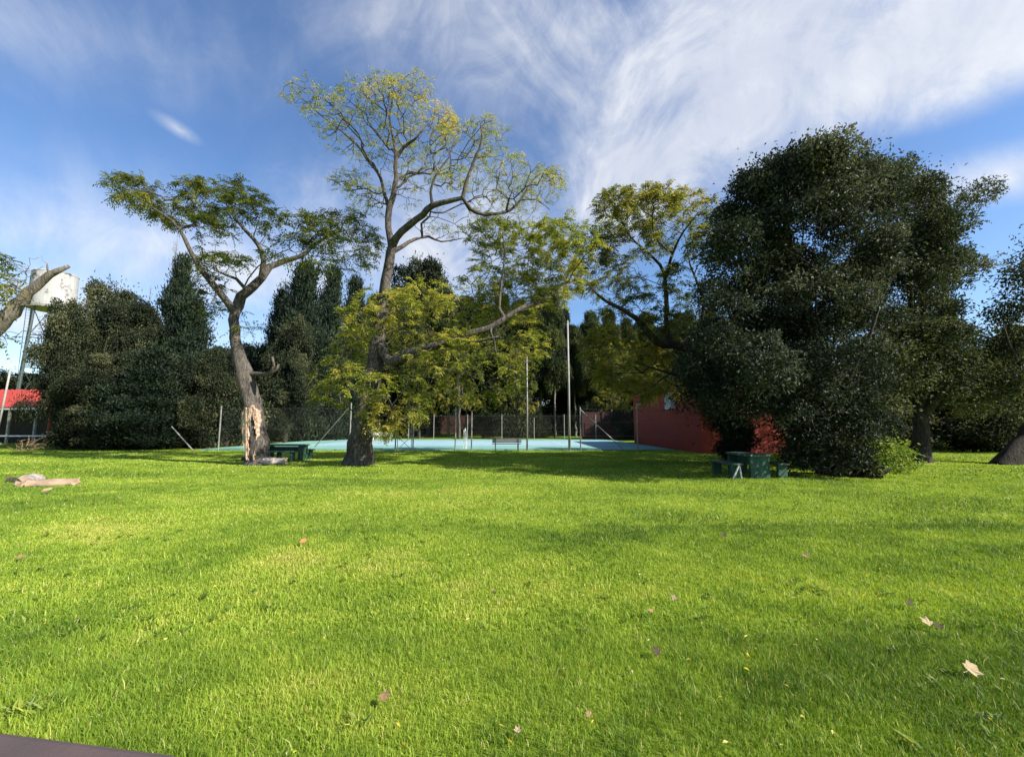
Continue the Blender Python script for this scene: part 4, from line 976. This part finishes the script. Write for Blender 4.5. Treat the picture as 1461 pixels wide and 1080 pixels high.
# green concrete picnic tables
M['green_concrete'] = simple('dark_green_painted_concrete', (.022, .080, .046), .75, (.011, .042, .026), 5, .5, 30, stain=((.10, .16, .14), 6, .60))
M['green_edge'] = simple('paler_green_table_top', (.055, .10, .07), .7, (.026, .06, .04), 6, .4, 30, stain=((.30, .32, .30), 5, .58))  # paler green than the legs, with pale blotches
M['bare_brace'] = simple('pale_bare_concrete', (.42, .42, .40), .8, (.3, .3, .28), 6, .4, 30)
def picnic(loc, rz, ln, tw, label, pale=False):
    r_ = empty('picnic_table', loc, rz, label, 'picnic table', 'green concrete picnic tables')
    b = MB(); b.box((0, 0, .635), (tw, ln, .06)); b.build('table_top', M['green_edge'], r_, .012)
    for sy in (-1, 1):
        b = MB(); b.box((0, sy * (ln / 2 - .12), .29), (tw - .06, .09, .63)); b.build('leg', M['green_concrete'], r_, .012)
    b = MB(); b.box((0, 0, .46), (.07, ln - .34, .22)); b.build('stretcher', M['green_concrete'], r_, .01)
    for sx_ in (-1, 1):
        bx = sx_ * (tw / 2 + .36)
        b = MB(); b.box((bx, 0, .395), (.32, ln * .96, .05)); s_ = b.build('bench_seat', M['green_edge'], r_, .012)
        for sy in (-1, 1):
            b = MB(); b.box((bx, sy * (ln / 2 - .16), .17), (.27, .08, .40)); b.build('bench_leg', M['green_concrete'], r_, .01)
        if pale and sx_ < 0:
            b = MB(); b.tube([(bx + .05, -ln / 2 + .05, .37), (bx - .17, -ln / 2 + .0, .0)], .028, 5); b.tube([(bx + .06, -ln / 2 + .05, .37), (bx + .09, -ln / 2 + .03, .0)], .026, 5)
            b.build('prop', M['bare_brace'], r_)
    return r_
picnic((6.98, 12.65, 0), .03, 1.35, .62, 'green concrete picnic table with two benches in the shade of the big dark tree', True)
picnic((X(410, 18.3), 18.3, 0), math.pi / 2 - .05, 1.75, .7, 'green concrete picnic table behind the split trunk at left')

# ------------------------------------------------------------------ logs
M['log_bark'] = bark_mat('dry_log_bark', (.09, .065, .045), (.24, .19, .145), (.42, .36, .29), 8, 1, 1)
M['log_cut'] = simple('sawn_pale_wood', (.38, .27, .18), .8, (.24, .16, .10), 5, .5, 40)
def log(loc, rz, ln, r, seed, label, taper=.8, cut=True, squash=.85, cutm='log_cut', barkm='log_bark', tilt=0):
    rg = np.random.default_rng(seed); root = empty('log', loc, rz, label, 'log'); root.rotation_euler[1] = tilt
    n = 14; k = 12; V = []; Fc = []
    for i in range(k):
        q = i / (k - 1); rad = r * (1 + (taper - 1) * q) * (1 + .12 * math.sin(q * 9 + seed)) + rg.normal(0, r * .03)
        cy = .12 * r * math.sin(q * 5 + seed)
        for j in range(n):
            a = 2 * math.pi * j / n; rr_ = rad * (1 + .09 * math.sin(3 * a + seed + q * 2)) + rg.normal(0, r * .03)
            V.append(((q - .5) * ln + (rg.normal(0, .02) if i in (0, k - 1) else 0), cy + rr_ * math.cos(a), r * squash * .9 + rr_ * squash * math.sin(a)))
    for i in range(k - 1):
        for j in range(n): Fc.append((i * n + j, (i + 1) * n + j, (i + 1) * n + (j + 1) % n, i * n + (j + 1) % n))
    b = MB(); b.add(V, Fc); b.build('bark', M[barkm], root, smooth=True)
    for e, nm in ((0, 0), (k - 1, 1)):
        ring = [V[e * n + j] for j in range(n)]; c0 = np.mean(np.array(ring), 0) + np.array([-.02 if e == 0 else .02, 0, 0])
        b = MB(); b.add(ring + [tuple(c0)], [((j + 1) % n, j, n) if e == 0 else (j, (j + 1) % n, n) for j in range(n)]); b.build('cut_end', M[cutm], root)
    return root
M['log_grey'] = bark_mat('grey_log_bark', (.16, .13, .11), (.34, .29, .25), (.55, .5, .45), 8, 1, 1)
M['log_dark'] = bark_mat('black_log_bark', (.03, .025, .02), (.08, .07, .05), (.18, .15, .12), 8, 1, 1)
q = ground(34, 693); log((q[0], q[1] + .1, -.02), -1.05, .52, .17, 1, 'chunky sawn log on the lawn at far left showing its pinkish cut face', .9, barkm='log_grey')
q = ground(11, 690); log((q[0], q[1] + .25, -.02), .1, .5, .10, 2, 'dark log lying left of the chunky sawn log', .8, barkm='log_dark', cutm='log_grey')
q = ground(74, 693); log((q[0], q[1], -.03), .32, .92, .115, 3, 'long pale barkless log on the lawn right of the chunky one', 1.25, barkm='log_cut', squash=.8)
q = ground(390, 663); log((q[0], q[1], -.03), .25, .85, .19, 4, 'thick log lying at the right foot of the split trunk', .85, barkm='log_grey', cutm='torn_wood')
q = ground(354, 657); log((q[0], q[1] - .05, -.02), -.5, .5, .13, 5, 'short log with a pale cut face at the left foot of the split trunk', .8, barkm='log_dark')

# ------------------------------------------------------------------ red building and back wall
M['red_wall'] = simple('red_painted_wall', (.29, .030, .012), .8, (.21, .021, .009), 1.2, .3, 20, stain=((.13, .03, .02), .8, .64))
M['roof_dark'] = simple('dark_tin_roof', (.06, .03, .028), .6, (.04, .02, .02), 2)
M['box_white'] = simple('white_box', (.62, .64, .66), .5, (.5, .52, .54), 3)
rb = empty('red_building', (13.6, 28.5, 0), 0, 'plain red building along the right side of the court', 'building')
hx, hy, hh = 3.6, 6.2, 3.75
b = MB(); b.box((0, 0, hh / 2), (2 * hx, 2 * hy, hh)); b.build('wall', M['red_wall'], rb)
b = MB()
for z in np.arange(.5, 3.6, .5):
    b.box((-hx - .008, 0, z), (.016, 2 * hy, .05)); b.box((0, -hy - .008, z), (2 * hx, .016, .05))
b.build('wall_ribs', M['red_wall'], rb)
b = MB(); b.add([(-hx - .12, -hy - .12, hh), (hx + .12, -hy - .12, hh), (hx + .12, hy + .12, hh), (-hx - .12, hy + .12, hh), (-hx - .12, -hy - .12, hh + .12), (hx + .12, -hy - .12, hh + .5), (hx + .12, hy + .12, hh + .5), (-hx - .12, hy + .12, hh + .12)],
                 [(3, 2, 1, 0), (4, 5, 6, 7), (0, 1, 5, 4), (1, 2, 6, 5), (2, 3, 7, 6), (3, 0, 4, 7)]); b.build('roof', M['red_wall'], rb)
b = MB(); b.box((-hx - .17, -2.3, 2.95), (.32, .95, 1.0)); u_ = b.build('vent_box', M['box_white'], rb, .02)
b = MB()
for z in np.arange(2.6, 3.35, .12): b.box((-hx - .335, -2.3, z), (.012, .75, .05))
b.build('vent_slats', M['galv'], u_)
b = MB(); b.box((-hx - .08, 4.2, 3.1), (.12, .22, .14)); b.tube([(-hx - .14, 4.2, 3.1), (-hx - .3, 4.2, 3.0)], [.05, .09], 8); b.build('wall_lamp', M['box_white'], rb)
M['brick'] = simple('dark_red_brick', (.048, .011, .007), .9, (.028, .007, .005), 3, .5, 20)
bw = empty('back_wall', (-8, 74, 0), 0, 'long dark red boundary wall behind the evergreen trunks', 'wall')
b = MB(); b.box((0, 0, 1.5), (70, .25, 3.0)); b.build('wall', M['brick'], bw)
b = MB(); b.box((0, 0, 3.04), (70.1, .34, .08)); b.build('coping', M['roof_dark'], bw)
sw_ = empty('side_wall', (10.4, 43.6, 0), 0, 'lower dark red wall left of the red building behind the fence', 'wall')
b = MB(); b.box((0, 0, 1.4), (6.4, .22, 2.8)); b.build('wall', M['brick'], sw_)
b = MB()
for x_ in (-3.05, -1.0, 1.0, 3.05): b.box((x_, -.15, 1.42), (.3, .1, 2.84))
b.build('pier', M['brick'], sw_)

# ------------------------------------------------------------------ shed, tank and poles at the far left
M['red_roof'] = simple('red_tin_roof', (.38, .045, .025), .6, (.27, .03, .02), 3)
M['shed_wall'] = simple('dark_shed_wall', (.035, .03, .028), .9, (.02, .018, .017), 2)
YS = 34.0
sd = empty('shed', (at(20, 606, YS)[0], YS, 0), 0, 'low dark shed with a red tin roof at the left edge', 'shed')
xl, xr = at(-70, 606, YS)[0] - sd.location.x, at(78, 606, YS)[0] - sd.location.x
zt, zb = at(20, 556, YS + 2.5)[2], at(20, 581, YS)[2]
b = MB(); n = 40
for i in range(n):                                         # corrugated sheet sloping towards us
    x0 = xl + (xr - xl) * i / n; x1 = xl + (xr - xl) * (i + 1) / n; z0 = .05 * (i % 2); z1 = .05 * ((i + 1) % 2)
    b.add([(x0, -.3, zb + z0), (x1, -.3, zb + z1), (x1, 2.6, zt + z1), (x0, 2.6, zt + z0), (x0, -.3, zb + z0 - .04), (x1, -.3, zb + z1 - .04), (x1, 2.6, zt + z1 - .04), (x0, 2.6, zt + z0 - .04)],
          [(0, 1, 2, 3), (7, 6, 5, 4), (0, 4, 5, 1), (2, 6, 7, 3)])
b.build('roof', M['red_roof'], sd)
b = MB(); b.box(((xl + xr) / 2, 2.3, zb / 2), (xr - xl - .4, .2, zb + .3)); b.box((xl + .3, 1.1, zb / 2 - .1), (.2, 2.2, zb - .2)); b.build('wall', M['shed_wall'], sd)
for pxx in (-30, 14, 52, 72):
    b = MB(); x_ = at(pxx, 606, YS)[0] - sd.location.x; b.box((x_, -.1, zb / 2 - .03), (.13, .13, zb - .06)); b.build('post', M['galv' if pxx != 72 else 'red_wall'], sd)
b = MB(); b.box(((xl + xr) / 2, -.2, zb - .12), (xr - xl, .06, .16)); b.build('fascia', M['white_metal'], sd)
b = MB(); b.box(((xl + xr) / 2, -.19, .62), (xr - xl - .2, .05, .1)); b.build('rail', M['white_metal'], sd)
# white water tank on its steel tower
M['tank'] = simple('peeling_white_tank', (.40, .39, .375), .7, (.29, .285, .27), .5, .4, 6, stain=((.06, .05, .045), .85, .53), dist=1.0)
YT = 55.0
c0 = at(77, 418, YT); zb2 = at(77, 439, YT)[2]; zt2 = at(77, 393, YT)[2]; rt_ = 24 * YT / F
wt = empty('water_tower', (c0[0], YT, 0), 0, 'peeling white water tank on a steel tower above the dark trees at left', 'water tower')
b = MB(); n = 40; zs = np.linspace(zb2, zt2, 9)
vs = []
for i, z in enumerate(zs):
    for j in range(n):
        a = 2 * math.pi * j / n; r_ = rt_ * (1 + .006 * (i % 2)); vs.append((r_ * math.cos(a), r_ * math.sin(a), z))
fs = [(i * n + j, i * n + (j + 1) % n, (i + 1) * n + (j + 1) % n, (i + 1) * n + j) for i in range(8) for j in range(n)]
fs += [tuple(reversed(range(n))), tuple(range(8 * n, 9 * n))]
b.add(vs, fs); tk = b.build('tank', M['tank'], wt)
b = MB(); b.tube([(0, 0, zt2), (0, 0, zt2 + .15)], [rt_ * 1.02, rt_ * .96], n); b.build('rim', M['tank'], tk)
b = MB(); b.tube([(0, 0, zb2 - .35), (0, 0, zb2 - .02)], [rt_ * 1.08, rt_ * 1.08], n); b.build('platform', M['galv'], wt)
for k in range(6):
    a = math.pi / 3 * k + .4; b = MB(); b.tube([(rt_ * 1.2 * math.cos(a), rt_ * 1.2 * math.sin(a), -.1), (rt_ * .85 * math.cos(a), rt_ * .85 * math.sin(a), zb2 - .3)], .13, 6); b.build('leg', M['dark_metal'], wt)
for z in (5, 9, 13):
    b = MB(); s_ = 1.2 - .35 * z / zb2
    for k in range(6):
        a, a2 = math.pi / 3 * k + .4, math.pi / 3 * (k + 1) + .4
        b.tube([(rt_ * s_ * math.cos(a), rt_ * s_ * math.sin(a), z), (rt_ * s_ * math.cos(a2), rt_ * s_ * math.sin(a2), z)], .07, 5)
        b.tube([(rt_ * s_ * math.cos(a), rt_ * s_ * math.sin(a), z), (rt_ * (s_ - .085) * math.cos(a2), rt_ * (s_ - .085) * math.sin(a2), z + 4)], .05, 5)
    b.build('brace', M['dark_metal'], wt)
b = MB(); 
for sx2 in (-.2, .2): b.tube([(-rt_ * 1.02 + sx2 * .3, -rt_ * .35 + sx2, 8), (-rt_ * 1.02 + sx2 * .3, -rt_ * .35 + sx2, zt2 + .5)], .035, 5)
for z in np.arange(8.2, zt2 + .4, .4): b.tube([(-rt_ * 1.02 - .06, -rt_ * .35 - .2, z), (-rt_ * 1.02 + .06, -rt_ * .35 + .2, z)], .022, 4)
b.build('ladder', M['galv'], wt)
# leaning pale pole and brush heap
pl = empty('leaning_pole', (at(7, 606, 32)[0], 32, 0), 0, 'pale pole leaning beside the red roofed shed', 'pole')
b = MB(); p0 = at(3, 585, 32) - np.array(pl.location); p1 = at(18, 512, 32) - np.array(pl.location); b.tube([p0 + (p0 - p1) * .55, p1], [.07, .06], 8); b.build('pole', M['pole_white'], pl, smooth=True)
b = MB(); b.box((float((p0 + (p0 - p1) * .55)[0]), 0, .06), (.4, .4, .2)); b.build('base_plate', M['galv'], pl)
g_ = ground(45, 643)
t = Tree([g_[0], g_[1], 0], 301); t.limb([np.array([g_[0] - .5, g_[1], .02]), np.array([g_[0] + .5, g_[1], .15])], .05, .03, step=.1)
n = 160; T = np.array([g_[0], g_[1], 0]) + unit(t.rg.normal(0, 1, (n, 3))) * t.rg.uniform(.3, 1, (n, 1)) * np.array([1.3, .8, .9]); T[:, 2] = np.abs(T[:, 2]) + .05
t.grow(T, np.full(n, .5), .5, .3, .1, .1); t.finish(.011)
M['twig'] = simple('dry_brown_twigs', (.25, .17, .10), .9, (.14, .09, .05), 3)
o = link('brush_heap', t.wood(), M['twig']); o.location = t.o; tag(o, 'heap of dry brown cut branches at the foot of the left mass beside the shed', 'brush heap')

# ------------------------------------------------------------------ fallen leaves
def mk_leaf(k):
    """lobed plane-tree leaf, curled, with its stalk"""
    rg = np.random.default_rng(400 + k); pts = [];
    lob_ = [(0, 1), (.32, .66), (.55, .60), (.95, .92), (1.3, .62), (1.55, .56), (1.95, .72), (2.5, .45), (2.95, .30)]
    for a, r_ in lob_: pts.append((a, r_ * rg.uniform(.85, 1.1)))
    full = pts + [(-a, r_ * rg.uniform(.85, 1.1)) for a, r_ in reversed(pts[1:])]
    cu = rg.uniform(.3, .7); V = [(0, -.1, 0)]
    for a, r_ in full:
        x_ = math.sin(a) * r_; y_ = math.cos(a) * r_; V.append((x_, y_, cu * (x_ * x_ * .7 + .4 * y_ * abs(y_)) + rg.uniform(-.05, .05)))
    n_ = len(full); b = MB(); b.add(V, [(0, i + 1, (i + 1) % n_ + 1) for i in range(n_)])
    b.tube([(0, -.2, 0), (.05, -.7, .05), (.02, -1.2, .18)], [.02, .02, .03], 4)
    me = bpy.data.meshes.new('fallen_leaf'); me.from_pydata(b.v, [], b.f); me.update()
    return me
LM = [mk_leaf(k) for k in range(3)]
M['leaf_tan'] = simple('dry_tan_leaf', (.27, .175, .07), .8, (.17, .105, .04), 3)
M['leaf_brown'] = simple('dry_brown_leaf', (.05, .028, .010), .8, (.03, .016, .007), 3)
M['leaf_orange'] = simple('dry_orange_leaf', (.48, .21, .08), .8, (.32, .13, .05), 3)
M['leaf_pale'] = simple('pale_dry_leaf', (.36, .28, .15), .8, (.24, .17, .08), 3)
GL = 'dry leaves scattered on the lawn'
for i, (a, b_, s_, mm, tilt, lb) in enumerate([
        (432, 780, 10, 'leaf_orange', .3, 'orange dry leaf lying alone on the lawn left of centre'), (938, 942, 12, 'leaf_brown', .9, 'dark brown lobed leaf standing on edge in the grass'),
        (548, 1008, 17, 'leaf_tan', .4, 'large tan curled leaf nearest the lower middle of the lawn'), (1386, 971, 16, 'leaf_pale', .7, 'pale pointed leaf tipped up near the right edge'),
        (1325, 901, 11, 'leaf_pale', .3, 'small cream leaf on the right, above the pale pointed one'), (1341, 903, 8, 'leaf_brown', .3, 'small dull leaf touching the cream leaf on the right'), (1297, 870, 8, 'leaf_brown', .5, 'small dark leaf on the right, above the cream one'),
        (738, 1059, 10, 'leaf_pale', .2, 'small pale leaf lowest on the lawn near the middle'), (841, 1035, 9, 'leaf_tan', .4, 'small tan leaf right of the lowest pale leaf'), (705, 854, 7, 'leaf_brown', .4, 'tiny dark leaf in the middle of the lawn'),
        (961, 863, 9, 'leaf_pale', .3, 'small greyish leaf above the dark brown lobed leaf'), (28, 803, 7, 'leaf_tan', .2, 'tiny tan leaf near the left edge below the logs'), (930, 882, 9, 'leaf_tan', .15, 'flat dull leaf just above and left of the dark brown one'),
        (1150, 800, 8, 'leaf_tan', .2, 'small brownish leaf on the sunlit lawn at right, far from the others'), (1032, 770, 8, 'leaf_brown', .3, 'small dark leaf on the lawn below the picnic table'), (66, 705, 9, 'leaf_pale', .1, 'pale chip of bark on the grass below the long log')]):
    g_ = ground(a, b_); me = LM[i % 3].copy(); me.materials.append(M[mm])
    o = bpy.data.objects.new('fallen_leaf', me); COL.objects.link(o); sc_ = s_ * np.linalg.norm(g_) / F * .66
    o.location = (g_[0], g_[1], .046 + .3 * sc_); o.scale = (sc_,) * 3; o.rotation_mode = 'ZXY'; o.rotation_euler = (.25 + tilt * .6, .2 * math.sin(i * 2.3), i * 1.7)
    tag(o, lb, 'leaf', GL)
# yellow leaflets and weeds strewn through the grass: uncounted
rg = np.random.default_rng(77); n = 520
yy = 1.5 + 12 * rg.uniform(0, 1, n) ** 1.5; xx = rg.uniform(-1.3, 1.3, n) * yy
P = np.stack([xx, yy, rg.uniform(.02, .06, n)], 1); D = rg.normal(0, 1, (n, 3)) * np.array([1, 1, .3]); Nn = rg.normal(0, .4, (n, 3)) + np.array([0, 0, 1.])
me = leaf_mesh(P, D, Nn, rg.uniform(.02, .045, n), rg.uniform(.008, .018, n), rg.uniform(.2, 1, n), np.zeros(3))
M['litter'] = leaf_mat('yellow_litter', [(0, (.30, .26, .05)), (.5, (.62, .48, .03)), (1, (.60, .50, .28))], .3, .6, .2)
tag(link('leaf_litter', me, M['litter']), 'tiny yellow leaflets strewn through the grass', 'leaves', kind='stuff')
n = 1500; yy = 1.3 + 11 * rg.uniform(0, 1, n) ** 1.4; xx = rg.uniform(-1.35, 1.35, n) * yy
keep = vnoise(xx, yy, .9, 51) > .52; xx, yy = xx[keep], yy[keep]; n = len(xx); k = 7
a = rg.uniform(0, 6.28, (n, k)); sc_ = rg.uniform(.6, 1.3, (n, 1)) * np.ones((n, k))
P = np.stack([np.repeat(xx, k), np.repeat(yy, k), rg.uniform(.012, .03, n * k)], 1); D = np.stack([np.cos(a).ravel(), np.sin(a).ravel(), rg.uniform(.15, .9, n * k)], 1)
Nn = np.stack([-np.cos(a).ravel() * .4, -np.sin(a).ravel() * .4, np.ones(n * k)], 1)
me = leaf_mesh(P, D, Nn, .042 * sc_.ravel(), .019 * sc_.ravel(), rg.uniform(0, .7, n * k), np.zeros(3), .1)
tag(link('ground_weeds', me, M['leaf_bright']), 'small broad-leaved weeds growing through the lawn', 'weeds', kind='stuff')
def weed(pxx, pyy, n, ln, seed, label):
    g_ = ground(pxx, pyy); rg = np.random.default_rng(seed); a = rg.uniform(0, 6.28, n)
    P = np.stack([rg.normal(0, .03, n), rg.normal(0, .03, n), np.full(n, .005)], 1); D = np.stack([np.cos(a), np.sin(a), rg.uniform(.5, 1.6, n)], 1)
    Nn = np.stack([-np.cos(a) * .6, -np.sin(a) * .6, np.ones(n)], 1)
    o = link('weed', leaf_mesh(P, D, Nn, ln * rg.uniform(.6, 1.2, n), ln * .26 * rg.uniform(.7, 1.2, n), rg.uniform(.4, 1, n), np.zeros(3), .1), M['leaf_bright'])
    o.location = (g_[0], g_[1], 0); tag(o, label, 'weed', 'broad-leaved weeds in the lawn')
weed(20, 1020, 16, .085, 1, 'leafy pale green weed at the lower left corner'); weed(50, 1012, 12, .08, 2, 'pale green weed just right of the corner one'); weed(72, 1016, 9, .07, 33, 'small pale weed, third from the lower left corner')
weed(505, 1035, 8, .08, 4, 'broad-leaved weed left of the large tan leaf'); weed(205, 920, 8, .08, 5, 'bright weed in the shaded grass at left'); weed(1300, 1070, 6, .09, 6, 'pale weed at the bottom right edge')
# brown block added for a dark blur close to the lens, near left corner
M['blur_block'] = simple('purple_brown_blur_block', (.085, .055, .052), .85, (.06, .042, .04), 3, .3, 40)
mb = MB(); a = ground(-140, 1040); b_ = ground(190, 1084)
d_ = unit((b_ - a)[:2]); nrm = np.array([d_[1], -d_[0]]); c_ = (a[:2] + b_[:2]) / 2 + nrm * .22
mb.box((c_[0], c_[1], .03), (1.9, .4, .1), math.atan2(d_[1], d_[0]))
tag(mb.build('blur_block', M['blur_block'], None, .045), 'dull brown block standing in for a blur close to the lens at the near left corner', 'blur_block')
for o in list(COL.objects):
    if o.type == 'EMPTY' and not o.children: bpy.data.objects.remove(o)
